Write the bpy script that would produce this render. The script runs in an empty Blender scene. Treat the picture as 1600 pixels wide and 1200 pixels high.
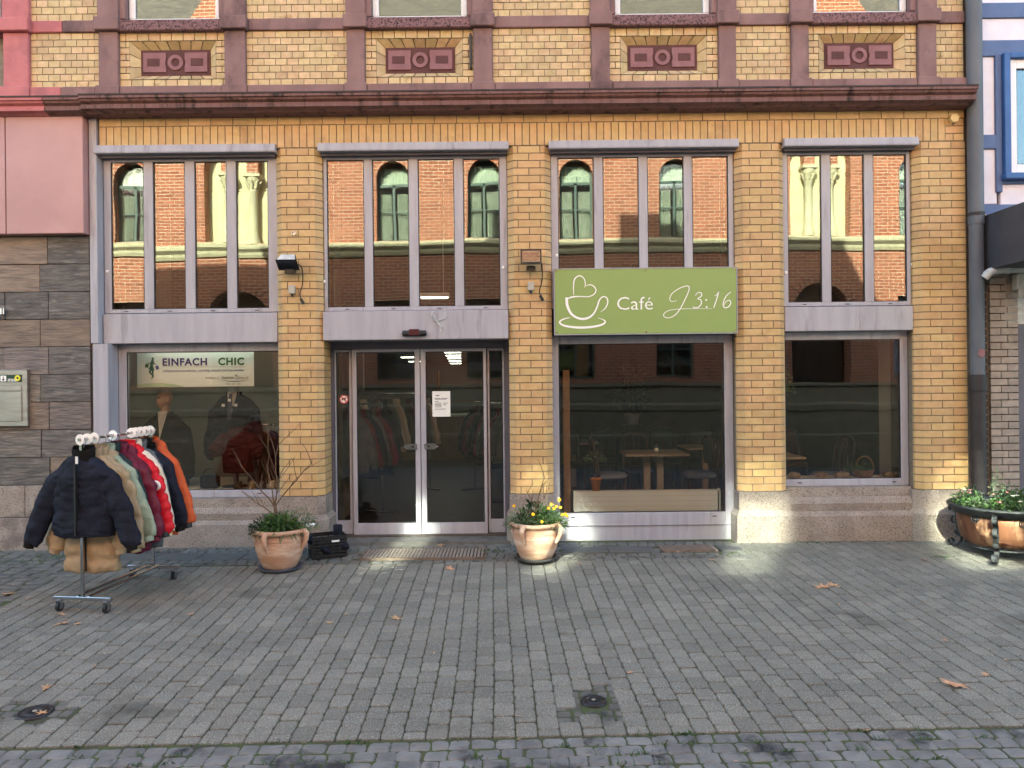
import bpy, math, random
from mathutils import Vector, Matrix, Euler, noise
R = random.Random(11)
sc = bpy.context.scene
PI = math.pi
# ------------------------------------------------------------------ camera, sky, sun, exposure
cam = bpy.data.cameras.new('camera')
cam.sensor_width = 36.0; cam.lens = 36.0*1202/1600; cam.clip_end = 500
co = bpy.data.objects.new('camera', cam); sc.collection.objects.link(co)
co.matrix_world = Matrix.Translation((0, -8.6, 1.79)) @ (Euler((PI/2, 0, 0)).to_matrix() @ Matrix.Rotation(-0.0105, 3, 'Z')).to_4x4()
sc.camera = co
SUN_EL, SUN_AZ = math.radians(29.2), math.radians(17.2)      # behind the yellow building, a little to the left
w = bpy.data.worlds.new('World'); sc.world = w; w.use_nodes = True
nt = w.node_tree
sky = nt.nodes.new('ShaderNodeTexSky'); sky.sky_type = 'NISHITA'; sky.sun_disc = False
sky.sun_elevation = SUN_EL; sky.sun_rotation = -SUN_AZ; sky.air_density = .8; sky.dust_density = 3.0; sky.ozone_density = .6
nt.links.new(sky.outputs[0], nt.nodes['Background'].inputs[0])
nt.nodes['Background'].inputs[1].default_value = 0.15
sun = bpy.data.lights.new('sun', 'SUN'); sun.energy = 4.8; sun.angle = math.radians(0.5); sun.color = (1, .93, .82)
so = bpy.data.objects.new('sun', sun); sc.collection.objects.link(so)
tosun = Vector((-math.sin(SUN_AZ)*math.cos(SUN_EL), math.cos(SUN_AZ)*math.cos(SUN_EL), math.sin(SUN_EL)))
so.rotation_euler = tosun.to_track_quat('Z', 'Y').to_euler(); so.location = (0, 20, 20)
sc.view_settings.view_transform = 'Standard'; sc.view_settings.look = 'None'
sc.view_settings.exposure = 3.0; sc.view_settings.gamma = 1
sc.view_settings.use_white_balance = True; sc.view_settings.white_balance_temperature = 6700; sc.view_settings.white_balance_tint = -11
sc.render.engine = 'CYCLES'
sc.cycles.use_denoising = True
sc.cycles.max_bounces = 10; sc.cycles.transparent_max_bounces = 16
sc.cycles.caustics_reflective = True; sc.cycles.blur_glossy = .1      # sunlight thrown back by the windows across the street
sc.cycles.use_guiding = True; sc.cycles.use_surface_guiding = True; sc.cycles.guiding_training_samples = 128
sc.cycles.caustics_refractive = False#; sc.cycles.caustics_refractive = False
sc.cycles.sample_clamp_indirect = 120

# ------------------------------------------------------------------ measuring: photograph -> metres at a known depth
def X(px, py=500, Y=0.0): return (px-800-.0105*(py-600))*(8.6+Y)/1202
def Z(px, py, Y=0.0): return 1.79-(py-600+.0105*(px-800))*(8.6+Y)/1202
def gz(y): return .035*y if y < 0 else 0.0
def G(px, py):
    v = py-600+.0105*(px-800); z = 2513/(v+42); y = z-8.6
    return Vector(((px-800-.0105*(py-600))*z/1202, y, gz(y)))

# ------------------------------------------------------------------ materials
def lin(r, g, b):
    f = lambda c: c/12.92 if c <= .04045 else ((c+.055)/1.055)**2.4
    return (f(r/255), f(g/255), f(b/255), 1)
MATS = {}
def mat(name, c, c2=None, rough=.75, scale=6, detail=5, rnd=0., hue=0., bump=0., bscale=60, metal=0, spec=.4, stain=None, sscale=1.5, sth=.55, speck=None, spscale=250, spth=.62, stretch=(1,1,1), emit=0, coat=0, bdist=.01, lo=.35, hi=.65):
    m = bpy.data.materials.new(name); m.use_nodes = True; MATS[name] = m
    t = m.node_tree; N = t.nodes.new; L = t.links.new; p = t.nodes['Principled BSDF']
    p.inputs['Roughness'].default_value = rough; p.inputs['Metallic'].default_value = metal
    p.inputs['Specular IOR Level'].default_value = spec; p.inputs['Coat Weight'].default_value = coat
    geo = N('ShaderNodeNewGeometry'); mp = N('ShaderNodeVectorMath'); mp.operation = 'MULTIPLY'; mp.inputs[1].default_value = stretch
    L(geo.outputs['Position'], mp.inputs[0]); P = mp.outputs[0]
    def nz(s, d=5, r=.55):
        n = N('ShaderNodeTexNoise'); n.inputs['Scale'].default_value = s; n.inputs['Detail'].default_value = d; n.inputs['Roughness'].default_value = r
        L(P, n.inputs['Vector']); return n.outputs['Fac']
    def ramp(f, a, b):
        r = N('ShaderNodeMapRange'); r.inputs['From Min'].default_value = a; r.inputs['From Max'].default_value = b; L(f, r.inputs['Value']); return r.outputs[0]
    def mix(f, a, b):
        x = N('ShaderNodeMix'); x.data_type = 'RGBA'; L(f, x.inputs[0])
        for s, v in ((6, a), (7, b)):
            if isinstance(v, tuple): x.inputs[s].default_value = v
            else: L(v, x.inputs[s])
        return x.outputs[2]
    col = None
    if c2: col = mix(ramp(nz(scale, detail), lo, hi), c, c2)
    if speck:
        col = mix(ramp(nz(spscale, 2), spth-.06, spth+.06), col or c, speck)
    if stain:
        col = mix(ramp(nz(sscale, 6, .65), sth-.07, sth+.07), col or c, stain)
    if rnd or hue:
        oi = N('ShaderNodeObjectInfo'); ad = N('ShaderNodeMath'); ad.operation = 'ADD'; L(oi.outputs['Random'], ad.inputs[0]); L(geo.outputs['Random Per Island'], ad.inputs[1])
        fr = N('ShaderNodeMath'); fr.operation = 'FRACT'; L(ad.outputs[0], fr.inputs[0])
        h = N('ShaderNodeHueSaturation')
        L(ramp(fr.outputs[0], 0, 1), h.inputs['Value']); mr = h.inputs['Value'].links[0].from_node
        mr.inputs['To Min'].default_value = 1-rnd; mr.inputs['To Max'].default_value = 1+rnd*.7
        f2 = N('ShaderNodeMath'); f2.operation = 'MULTIPLY'; f2.inputs[1].default_value = 7.31; L(fr.outputs[0], f2.inputs[0])
        f3 = N('ShaderNodeMath'); f3.operation = 'FRACT'; L(f2.outputs[0], f3.inputs[0])
        L(ramp(f3.outputs[0], 0, 1), h.inputs['Hue']); mr = h.inputs['Hue'].links[0].from_node
        mr.inputs['To Min'].default_value = .5-hue; mr.inputs['To Max'].default_value = .5+hue
        if col is None: h.inputs['Color'].default_value = c
        else: L(col, h.inputs['Color'])
        col = h.outputs[0]
    if col is None: p.inputs['Base Color'].default_value = c
    else: L(col, p.inputs['Base Color'])
    if bump:
        b = N('ShaderNodeBump'); b.inputs['Strength'].default_value = bump; b.inputs['Distance'].default_value = bdist
        L(nz(bscale, 4), b.inputs['Height']); L(b.outputs[0], p.inputs['Normal'])
    if emit:
        p.inputs['Emission Color'].default_value = c; p.inputs['Emission Strength'].default_value = emit
    return m
def glass(name, r, tint=(.85,.88,.86,1), wob=.02, ws=1.2):
    m = bpy.data.materials.new(name); m.use_nodes = True; MATS[name] = m
    t = m.node_tree; N = t.nodes.new; L = t.links.new
    t.nodes.remove(t.nodes['Principled BSDF'])
    tr = N('ShaderNodeBsdfTransparent'); tr.inputs[0].default_value = tint
    gl = N('ShaderNodeBsdfGlossy'); gl.inputs['Roughness'].default_value = .06 if name == 'glass_far' else 0.0; gl.inputs[0].default_value = (.95,.97,.94,1) if name == 'glass_upper' else (.94,.96,.97,1)
    fr = N('ShaderNodeFresnel'); fr.inputs[0].default_value = 1.5
    ad = N('ShaderNodeMath'); ad.operation = 'ADD'; ad.inputs[1].default_value = r-.04; L(fr.outputs[0], ad.inputs[0])
    mx = N('ShaderNodeMixShader'); L(ad.outputs[0], mx.inputs[0]); L(tr.outputs[0], mx.inputs[1]); L(gl.outputs[0], mx.inputs[2])
    n = N('ShaderNodeTexNoise'); n.inputs['Scale'].default_value = ws; n.inputs['Detail'].default_value = 1
    g = N('ShaderNodeNewGeometry'); L(g.outputs['Position'], n.inputs['Vector'])
    b = N('ShaderNodeBump'); b.inputs['Strength'].default_value = wob; b.inputs['Distance'].default_value = .05; L(n.outputs['Fac'], b.inputs['Height'])
    L(b.outputs[0], gl.inputs['Normal'])
    L(mx.outputs[0], t.nodes['Material Output'].inputs[0]); return m
mat('yellow_brick', lin(196,166,120), lin(186,154,106), rnd=.10, hue=.008, rough=.55, scale=9, bump=.15, bscale=90, stain=lin(156,128,92), sscale=1.6, sth=.64, spec=.45)
mat('pale_brick', lin(200,178,140), lin(184,160,120), rnd=.16, hue=.012, rough=.6, scale=12, bump=.2, bscale=80, stain=lin(140,112,70), sscale=3, sth=.68)
mat('mortar', lin(134,121,104), lin(116,105,92), rough=.95, scale=20)
mat('mortar_pale', lin(140,130,116), lin(120,112,100), rough=.95, scale=20)
mat('plum_stone', lin(136,109,109), lin(120,95,95), rough=.85, scale=4, bump=.3, bscale=30, stain=lin(92,74,76), sscale=2.2, sth=.60, stretch=(1,1,.6))
mat('cornice_stone', lin(106,78,77), lin(122,92,91), rough=.8, scale=9, bump=.35, bscale=50, stain=lin(48,40,40), sscale=3, sth=.6, stretch=(3,3,.4))
mat('cornice_cap', lin(66,58,58), lin(52,46,46), rough=.8, scale=9)
mat('plum_relief', lin(140,104,110), lin(130,94,100), rough=.85, scale=8)
mat('plum_dark', lin(92,62,64), lin(84,56,58), rough=.85, scale=8)
mat('rose_stone', lin(186,118,122), lin(168,102,108), rough=.85, scale=4, bump=.2, bscale=30, stain=lin(150,100,104), sscale=2, sth=.6)
mat('sill_stone', lin(128,98,102), lin(110,84,88), rough=.9, scale=30, speck=lin(60,46,50), spscale=60, spth=.56)
mat('lavender_metal', lin(166,166,176), lin(154,154,165), rough=.42, scale=3, spec=.5, bump=.02, bscale=4, stain=lin(134,132,140), sscale=2.6, sth=.63, stretch=(4,4,.45))
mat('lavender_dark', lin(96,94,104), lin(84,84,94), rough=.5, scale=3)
mat('granite', lin(160,150,141), lin(142,132,124), rough=.9, scale=5, speck=lin(96,84,80), spscale=85, spth=.60, bump=.7, bscale=70, stain=lin(112,102,98), sscale=1.7, sth=.62)
mat('slate', lin(126,116,108), lin(90,86,84), rough=.6, scale=7, rnd=.22, hue=.03, bump=.9, bscale=14, stretch=(.6,1,3), stain=lin(132,120,112), sscale=5, sth=.62, bdist=.02)
mat('slate_brown', lin(142,126,112), lin(110,98,90), rough=.65, scale=6, rnd=.15, bump=.9, bscale=14, stretch=(.6,1,3), bdist=.02)
mat('slate_dark', lin(108,102,98), lin(78,75,74), rough=.6, scale=7, rnd=.15, bump=.9, bscale=14, stretch=(.6,1,3), stain=lin(128,124,120), sscale=6, sth=.6, bdist=.02)
mat('rose_panel', lin(178,138,138), lin(168,128,128), rough=.42, scale=2, spec=.5)
mat('paver', lin(119,117,110), lin(105,104,98), rough=.9, scale=2.2, rnd=.16, speck=lin(160,160,154), spscale=150, spth=.60, bump=.5, bscale=160, stain=lin(82,81,76), sscale=1.4, sth=.66)
mat('joint_soil', lin(66,66,58), lin(72,84,50), rough=1, scale=5, bump=.3, bscale=90)
mat('cobble', lin(122,123,124), lin(102,103,105), rough=.5, scale=7, rnd=.16, hue=.01, bump=.5, bscale=50, stain=lin(42,46,52), sscale=4.2, sth=.60)
mat('sett', lin(108,107,104), lin(92,92,90), rough=.7, scale=8, rnd=.16, bump=.5, bscale=60, stain=lin(58,62,60), sscale=3, sth=.62)
mat('dark_slab', lin(92,93,93), lin(82,83,84), rough=.7, scale=6, bump=.2, bscale=60)
mat('road_sett', lin(90,94,100), lin(60,64,68), rough=.7, scale=9, bump=.6, bscale=9, stain=lin(46,50,44), sscale=3)
glass('glass_upper', .088, (.86,.88,.87,1), .022, 1.3)
glass('glass_lower', .052, (.955,.96,.965,1), .03, 1.2)
glass('glass_far', .30, (.98,.99,.98,1), .0, .8)
glass('glass_small', .07, (.9,.92,.9,1), .006, .8)
mat('white_paint', lin(232,232,236), lin(222,222,228), rough=.4, scale=3)
mat('black_plastic', lin(28,28,30), lin(36,36,38), rough=.45, scale=9)
mat('dark_metal', lin(46,46,50), lin(58,58,62), rough=.45, scale=9, metal=.5)
mat('chrome', lin(190,190,194), rough=.18, metal=1)
mat('steel', lin(168,160,152), lin(150,142,134), rough=.38, metal=.85, scale=4, stretch=(1,1,6))
mat('grey_plastic', lin(170,168,160), rough=.5)
mat('white_plastic', lin(236,236,234), rough=.35)
mat('terracotta', lin(192,156,134), lin(176,140,118), rough=.85, scale=5, bump=.3, bscale=30, stain=lin(208,184,164), sscale=4, sth=.55, stretch=(.6,.6,2.2))
mat('soil', lin(48,38,30), lin(36,28,22), rough=1, scale=20, bump=.6, bscale=60)
mat('saucer_blue', lin(78,86,104), lin(66,72,88), rough=.5, scale=9)
mat('saucer_black', lin(58,58,58), lin(48,48,48), rough=.5, scale=9)
mat('leaf_green', lin(74,102,48), lin(54,84,40), rnd=.3, hue=.02, rough=.55, scale=20)
mat('leaf_grey_green', lin(104,122,92), lin(80,100,72), rnd=.25, hue=.02, rough=.6, scale=20)
mat('leaf_dark', lin(44,66,38), lin(34,54,32), rnd=.3, hue=.02, rough=.5, scale=20)
mat('bark', lin(112,92,72), lin(86,70,56), rough=.9, scale=40)
mat('flower_yellow', lin(240,190,30), lin(226,150,20), rnd=.15, rough=.6)
mat('flower_pink', lin(222,150,160), lin(214,130,140), rnd=.2, rough=.6)
mat('flower_white', lin(235,232,220), rnd=.1, rough=.6)
mat('dead_leaf', lin(200,164,128), lin(170,128,94), rnd=.22, hue=.015, rough=.8, scale=40, bump=.3, bscale=120)
mat('copper', lin(142,98,74), lin(88,60,48), rough=.5, scale=6, metal=.35, stain=lin(190,150,118), sscale=7, sth=.60, bump=.3, bscale=14, stretch=(1,1,.5))
mat('wrought_iron', lin(52,54,56), lin(78,82,84), rough=.55, scale=14, metal=.4, bump=.3, bscale=60)
mat('sign_green', lin(138,160,96), rough=.4)
mat('sign_white', lin(240,240,238), rough=.5)
mat('blue_timber', lin(92,112,152), lin(84,104,146), rough=.7, scale=5, bump=.3, bscale=30, stretch=(1,1,.3))
mat('blue_frame', lin(58,100,160), lin(52,92,150), rough=.5, scale=5)
mat('white_infill', lin(226,224,236), lin(216,214,228), rough=.85, scale=4, bump=.2, bscale=50)
mat('pipe_blue', lin(98,103,112), lin(82,88,98), rough=.55, scale=4, stretch=(1,1,.3))
mat('pipe_black', lin(54,50,52), lin(44,42,44), rough=.6, scale=6)
mat('pipe_white', lin(206,208,208), lin(176,178,178), rough=.5, scale=12)
mat('awning_box', lin(70,72,80), lin(62,64,72), rough=.5, scale=4)
mat('grey_brick', lin(160,150,140), lin(142,132,124), rnd=.12, rough=.7, scale=9)
mat('dark_brick', lin(48,38,36), rnd=.2, rough=.6)
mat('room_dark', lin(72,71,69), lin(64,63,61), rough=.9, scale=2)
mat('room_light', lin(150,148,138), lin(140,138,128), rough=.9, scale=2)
mat('room_white', lin(222,222,214), rough=.8)
mat('floor_dark', lin(74,66,60), lin(62,56,50), rough=.5, scale=5)
mat('ceiling_grey', lin(130,128,122), rough=.9)
mat('lamp_tube', (1,.95,.84,1), emit=1.2)
mat('dark_wood', lin(64,48,38), lin(50,38,30), rough=.5, scale=9, stretch=(4,4,.5))
mat('mid_wood', lin(150,112,70), lin(134,98,60), rough=.5, scale=9, stretch=(4,4,.5))
mat('table_wood', lin(176,160,140), lin(164,148,128), rough=.35, scale=9, stretch=(.5,4,4))
mat('seat_fabric', lin(128,132,146), lin(112,116,130), rough=.95, scale=30)
mat('teal_fabric', lin(54,66,68), lin(46,58,60), rough=.95, scale=30)
mat('red_leather', lin(104,46,38), lin(88,38,32), rough=.5, scale=12)
mat('skin_form', lin(172,138,116), lin(164,130,108), rough=.5)
mat('suit_cloth', lin(34,37,40), lin(28,31,34), rough=.95, scale=60)
mat('suit_navy', lin(30,34,48), lin(24,28,42), rough=.95, scale=60)
mat('shirt_cloth', lin(196,196,190), rough=.9)
mat('tie_cloth', lin(60,66,84), rough=.8)
mat('orange_pot', lin(212,134,28), lin(198,120,22), rough=.5, scale=9)
mat('radiator_white', lin(226,230,230), lin(220,224,224), rough=.45, scale=3)
mat('stone_tan', lin(164,146,122), lin(130,112,92), rough=.9, scale=20, bump=.5, bscale=40)
mat('wicker', lin(150,112,72), lin(120,86,54), rough=.8, scale=60)
mat('banner_white', lin(228,234,228), lin(222,230,224), rough=.6, scale=2)
mat('banner_green', lin(176,202,168), rough=.6)
mat('ink_navy', lin(38,34,104), rough=.6); mat('ink_green', lin(64,100,52), rough=.6); mat('ink_teal', lin(38,98,76), rough=.6)
mat('ink_blue', lin(44,78,140), rough=.6); mat('ink_grey', lin(70,76,84), rough=.6); mat('ink_red', lin(178,40,50), rough=.6)
mat('strip_green', lin(26,62,40), rough=.5); mat('logo_yellow', lin(236,226,60), rough=.5)
mat('paper', lin(226,228,226), rough=.8)
mat('red_brick', lin(178,98,72), lin(160,84,62), rough=.85)
mat('cream_plaster', lin(214,208,174), lin(204,196,160), rough=.85, scale=3)
mat('cream_stone', lin(206,200,172), lin(190,182,152), rough=.85, scale=5)
mat('plinth_stone', lin(146,138,120), lin(130,122,106), rough=.85, scale=4)
mat('green_frame', lin(78,96,92), rough=.5)
mat('curtain', lin(236,242,232), lin(224,232,220), rough=.9, scale=4)
mat('roof_tile', lin(150,76,58), lin(126,62,48), rough=.8, scale=9)
mat('roof_dark', lin(70,66,66), rough=.8)
def brickify(m, sx=.25, sz=.0833, mort=lin(200,184,166)):
    t = m.node_tree; N = t.nodes.new; L = t.links.new; p = t.nodes['Principled BSDF']
    g = N('ShaderNodeNewGeometry'); s = N('ShaderNodeSeparateXYZ'); c = N('ShaderNodeCombineXYZ'); L(g.outputs['Position'], s.inputs[0])
    ad = N('ShaderNodeMath'); ad.operation = 'ADD'; L(s.outputs[0], ad.inputs[0]); L(s.outputs[1], ad.inputs[1])
    L(ad.outputs[0], c.inputs[0]); L(s.outputs[2], c.inputs[1])
    b = N('ShaderNodeTexBrick'); b.inputs['Scale'].default_value = 1; b.inputs['Brick Width'].default_value = sx; b.inputs['Row Height'].default_value = sz
    b.inputs['Mortar Size'].default_value = .0075; b.inputs['Mortar Smooth'].default_value = .2
    b.inputs['Color1'].default_value = lin(172,104,80); b.inputs['Color2'].default_value = lin(146,84,64); b.inputs['Mortar'].default_value = mort
    L(c.outputs[0], b.inputs['Vector']); L(b.outputs['Color'], p.inputs['Base Color'])
brickify(MATS['red_brick'])

# ------------------------------------------------------------------ mesh helpers
class MB:
    def __init__(s): s.v = []; s.f = []; s.m = []; s.sm = []
    def add(s, v, f, mi=0, sm=False):
        o = len(s.v); s.v += [tuple(p) for p in v]; s.f += [tuple(i+o for i in q) for q in f]; s.m += [mi]*len(f); s.sm += [sm]*len(f); return s
    def box(s, x0, x1, y0, y1, z0, z1, mi=0):
        return s.add([(x0,y0,z0),(x1,y0,z0),(x1,y1,z0),(x0,y1,z0),(x0,y0,z1),(x1,y0,z1),(x1,y1,z1),(x0,y1,z1)],
                     [(0,1,5,4),(1,2,6,5),(2,3,7,6),(3,0,4,7),(4,5,6,7),(3,2,1,0)], mi)
    def bbox(s, x0, x1, y0, y1, z0, z1, b=.006, mi=0):      # box with chamfered edges
        V = []; 
        for z, i in ((z0, b), (z0+b, 0), (z1-b, 0), (z1, b)):
            V += [(x0+i+b,y0+i,z),(x1-i-b,y0+i,z),(x1-i,y0+i+b,z),(x1-i,y1-i-b,z),(x1-i-b,y1-i,z),(x0+i+b,y1-i,z),(x0+i,y1-i-b,z),(x0+i,y0+i+b,z)]
        F = [tuple(range(7,-1,-1)), tuple(range(24,32))]
        for k in range(3):
            for j in range(8): F.append((k*8+j, k*8+(j+1)%8, k*8+8+(j+1)%8, k*8+8+j))
        return s.add(V, F, mi)
    def prism(s, poly, a, b, axis='z', mi=0):               # poly CCW in plan, extruded from a to b
        n = len(poly)
        def P(p, t):
            return {'z': (p[0],p[1],t), 'y': (p[0],t,p[1]), 'x': (t,p[0],p[1])}[axis]
        V = [P(p, a) for p in poly]+[P(p, b) for p in poly]
        F = [tuple(range(n-1,-1,-1)), tuple(range(n, 2*n))]+[(i,(i+1)%n,n+(i+1)%n,n+i) for i in range(n)]
        if axis == 'y': F = [tuple(reversed(f)) for f in F]
        return s.add(V, F, mi)
    def tube(s, pts, r, n=8, mi=0, cap=True, sm=True):
        pts = [Vector(p) for p in pts]; k = len(pts)
        rr = r if isinstance(r, (list, tuple)) else [r]*k
        V = []; up = None
        for i, p in enumerate(pts):
            d = (pts[min(i+1,k-1)]-pts[max(i-1,0)])
            if d.length < 1e-9: d = Vector((0,0,1))
            d.normalize()
            if up is None: up = d.orthogonal().normalized()
            up = (up-d*up.dot(d)); up = up.normalized() if up.length > 1e-6 else d.orthogonal().normalized()
            sd = d.cross(up)
            for j in range(n):
                a = 2*PI*j/n; V.append(p+(up*math.cos(a)+sd*math.sin(a))*rr[i])
        F = [(i*n+j, i*n+(j+1)%n, (i+1)*n+(j+1)%n, (i+1)*n+j) for i in range(k-1) for j in range(n)]
        s.add(V, F, mi, sm)
        if cap: s.add(V[:n], [tuple(range(n-1,-1,-1))], mi); s.add(V[-n:], [tuple(range(n))], mi)
        return s
    def lathe(s, prof, c=(0,0,0), n=28, mi=0, sm=True):      # prof: (r, z) from bottom up
        V = [(c[0]+r*math.cos(2*PI*j/n), c[1]+r*math.sin(2*PI*j/n), c[2]+z) for r, z in prof for j in range(n)]
        F = [(i*n+j, i*n+(j+1)%n, (i+1)*n+(j+1)%n, (i+1)*n+j) for i in range(len(prof)-1) for j in range(n)]
        return s.add(V, F, mi, sm)
    def loft(s, rings, cap=True, mi=0, sm=True):             # rings: lists of points, same count
        n = len(rings[0]); V = [p for r in rings for p in r]
        F = [(i*n+j, i*n+(j+1)%n, (i+1)*n+(j+1)%n, (i+1)*n+j) for i in range(len(rings)-1) for j in range(n)]
        if cap: F += [tuple(range(n-1,-1,-1)), tuple(range(len(V)-n, len(V)))]
        return s.add(V, F, mi, sm)
    def build(s, name, m, parent=None, kind=None, loc=None, rot=None):
        me = bpy.data.meshes.new(name); me.from_pydata(s.v, [], s.f)
        for mm in (m if isinstance(m, (list, tuple)) else [m]): me.materials.append(MATS[mm])
        me.polygons.foreach_set('material_index', s.m); me.polygons.foreach_set('use_smooth', s.sm); me.update()
        return link(name, me, parent, kind, loc, rot)
def link(name, me, parent=None, kind=None, loc=None, rot=None):
    o = bpy.data.objects.new(name, me); sc.collection.objects.link(o)
    if parent: o.parent = parent
    if kind: o['kind'] = kind
    if loc is not None: o.location = loc
    if rot is not None: o.rotation_euler = rot
    return o
def thing(name, label, cat, loc=(0,0,0), rz=0, group=None):
    o = bpy.data.objects.new(name, None); sc.collection.objects.link(o); o.empty_display_size = .1
    o.location = loc; o.rotation_euler = (0,0,rz)
    return tag(o, label, cat, group)
def tag(o, label, cat, group=None):
    o['label'] = label; o['category'] = cat
    if group: o['group'] = group
    return o
def copy_tree(o, parent=None):
    c = o.copy(); sc.collection.objects.link(c); c.parent = parent
    for ch in list(o.children): copy_tree(ch, c)
    return c
def BOX(name, m, parent, *a, kind=None, b=None):
    return (MB().bbox(*a, b=b) if b else MB().box(*a)).build(name, m, parent, kind)
def catmull(pts, k=8):
    P = [Vector(p) for p in pts]; out = []
    for i in range(len(P)-1):
        a, b, c, d = P[max(i-1,0)], P[i], P[i+1], P[min(i+2,len(P)-1)]
        for j in range(k):
            t = j/k; out.append(.5*((2*b)+(c-a)*t+(2*a-5*b+4*c-d)*t*t+(3*b-a-3*c+d)*t**3))
    out.append(P[-1]); return out
def ribbon(mb, pts, wid, y, k=8, mi=0, th=.0015):            # flat stroke in the XZ plane at depth y; wid: number or (start..end list)
    C = catmull([(p[0], p[1], 0) for p in pts], k); n = len(C); V = []
    for i, p in enumerate(C):
        d = (C[min(i+1,n-1)]-C[max(i-1,0)]); d = d.normalized() if d.length > 0 else Vector((1,0,0)); q = Vector((-d.y, d.x, 0))
        if isinstance(wid, (list, tuple)):
            t = i/(n-1)*(len(wid)-1); a = min(int(t), len(wid)-2); ww = wid[a]+(wid[a+1]-wid[a])*(t-a)
        else: ww = wid
        for e in (1, -1): V.append((p.x+q.x*ww/2*e, y, p.y+q.y*ww/2*e))
    F = [(2*i, 2*i+1, 2*i+3, 2*i+2) for i in range(n-1)]
    W = V+[(a, b+th, c) for a, b, c in V]; m = len(V)
    F += [tuple(m+i for i in reversed(f)) for f in F]
    F += [(2*i, 2*i+2, m+2*i+2, m+2*i) for i in range(n-1)]+[(2*i+3, 2*i+1, m+2*i+1, m+2*i+3) for i in range(n-1)]
    return mb.add(W, F, mi)
def text(body, size, m, parent, x, y, z, bold=0, shear=0, align='LEFT', name='lettering', sx=1.0, th=.0012, space=1.0):
    cu = bpy.data.curves.new('t', 'FONT'); cu.body = body; cu.size = size; cu.extrude = th/2; cu.offset = bold; cu.shear = shear; cu.align_x = align; cu.resolution_u = 3; cu.space_character = space
    tmp = bpy.data.objects.new('t', cu); sc.collection.objects.link(tmp)
    dg = bpy.context.evaluated_depsgraph_get(); me = bpy.data.meshes.new_from_object(tmp.evaluated_get(dg))
    bpy.data.objects.remove(tmp); bpy.data.curves.remove(cu)
    for v in me.vertices: v.co = (x+v.co.x*sx, y-v.co.z, z+v.co.y)
    me.materials.clear(); me.materials.append(MATS[m]); me.name = name
    return link(name, me, parent)
# ================================================================== THE YELLOW BRICK BUILDING
B = thing('yellow_brick_building', 'yellow brick shop building with plum stone cornice, large lavender metal windows and glass doors', 'building')
loose = MB()                                                 # the bricks past the 300 that show largest
bricks = []                                                  # (parent, x, y, z, w, h, cl, cr)
def brick_poly(w, cl, cr, d=.11): return [(cl,0),(w-cr,0)]+([(w,cr)] if cr else [])+[(w,d),(0,d)]+([(0,cl)] if cl else [])
H, J = .0833, .011
def put_brick(par, x, z, w, h, cl=0, cr=0, mi=0, y=0.0, big=False):
    if big: bricks.append((par, x, y, z, w, h, cl, cr)); return
    q = [(a+x, b+y+R.uniform(-.0015,.0015)) for a, b in brick_poly(w, cl, cr)]
    loose.prism(q, z, z+h, 'z', mi)
CH = .07
pillars = []
def pillar(x0, x1, zb, zt, lch, rch, door_side=0):
    cl, cr = (CH if lch else 0), (CH if rch else 0)
    i = .007
    back = .62
    q = [(x0+cl+i*.4, i), (x1-cr-i*.4, i)]+([(x1-i, cr+i*.4)] if cr else [])+[(x1-i, back), (x0+i, back)]+([(x0+i, cl+i*.4)] if cl else [])
    p = MB().prism(q, zb, zt, 'z').build('pillar', 'mortar', B); pillars.append(p)
    n = round((zt-zb)/H); h = (zt-zb)/n
    for k in range(n):
        z = zb+k*h+J/2; W = x1-x0
        if k % 2:
            m = W/2 if W < .56 else W*.55
            put_brick(p, x0, z, m-J/2, h-J, cl, 0, big=True); put_brick(p, x0+m+J/2, z, W-m-J/2, h-J, 0, cr, big=W < .56)
        else:
            e = (W-.25)/2
            put_brick(p, x0, z, e-J/2, h-J, cl, 0); put_brick(p, x0+e+J/2, z, .25-J, h-J, big=True); put_brick(p, x0+W-e+J/2, z, e-J/2, h-J, 0, cr)
        for side in (door_side,) if door_side else ():       # returns of the doorway
            xs = x1-i if side > 0 else x0+i
            y = CH+.012
            off = .06 if k % 2 else .0
            while y < .44:
                L = .11 if (k % 2) == 0 or y > .1 else .17
                L = min(L, .46-y)
                if L > .03: loose.box(xs-.05 if side > 0 else xs-.004, xs+.004 if side > 0 else xs+.05, y, y+L, z, z+h-J)
                y += L+J
PB = .56
pillar(-2.63, -2.115, PB, 4.452, 1, 1, 1)
pillar(-.03, .457, PB, 4.452, 1, 1, -1)
pillar(2.53, 3.076, PB, 4.452, 1, 1)
pillar(4.53, 5.09, PB, 4.452, 1, 0)
# frieze: soldier course and one stretcher course
MB().box(-4.585, 5.084, .008, .40, 4.452, 4.815).build('frieze', 'mortar', B)
x = -4.583
while x < 5.0:
    if x < 4.86: put_brick(B, x, 4.462, .0715, .243)
    x += .083
for k in range(3):
    for xx, ww in ((4.875, .2), ) if k % 2 else ((4.875, .08), (4.966, .11)):
        put_brick(B, xx, 4.462+k*H, ww, H-J)
x = -4.583
while x < 5.05:
    put_brick(B, x, 4.716, min(.239, 5.084-x), .082); x += .25
# the 300 largest bricks, one object each
mesh_cache = {}
bricks.sort(key=lambda b: -b[4])
for i, (par, x, y, z, w, h, cl, cr) in enumerate(bricks):
    if i >= 300:
        loose.prism([(a+x, b+y) for a, b in brick_poly(w, cl, cr)], z, z+h); continue
    key = (round(w,3), round(h,4), cl, cr)
    if key not in mesh_cache:
        o = MB().prism(brick_poly(w, cl, cr), 0, h).build('brick', 'yellow_brick', par); mesh_cache[key] = o.data
    else: o = link('brick', mesh_cache[key], par)
    o.location = (x, y+R.uniform(-.002,.0015), z); o.rotation_euler = (0, 0, R.uniform(-.003,.003))
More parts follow.
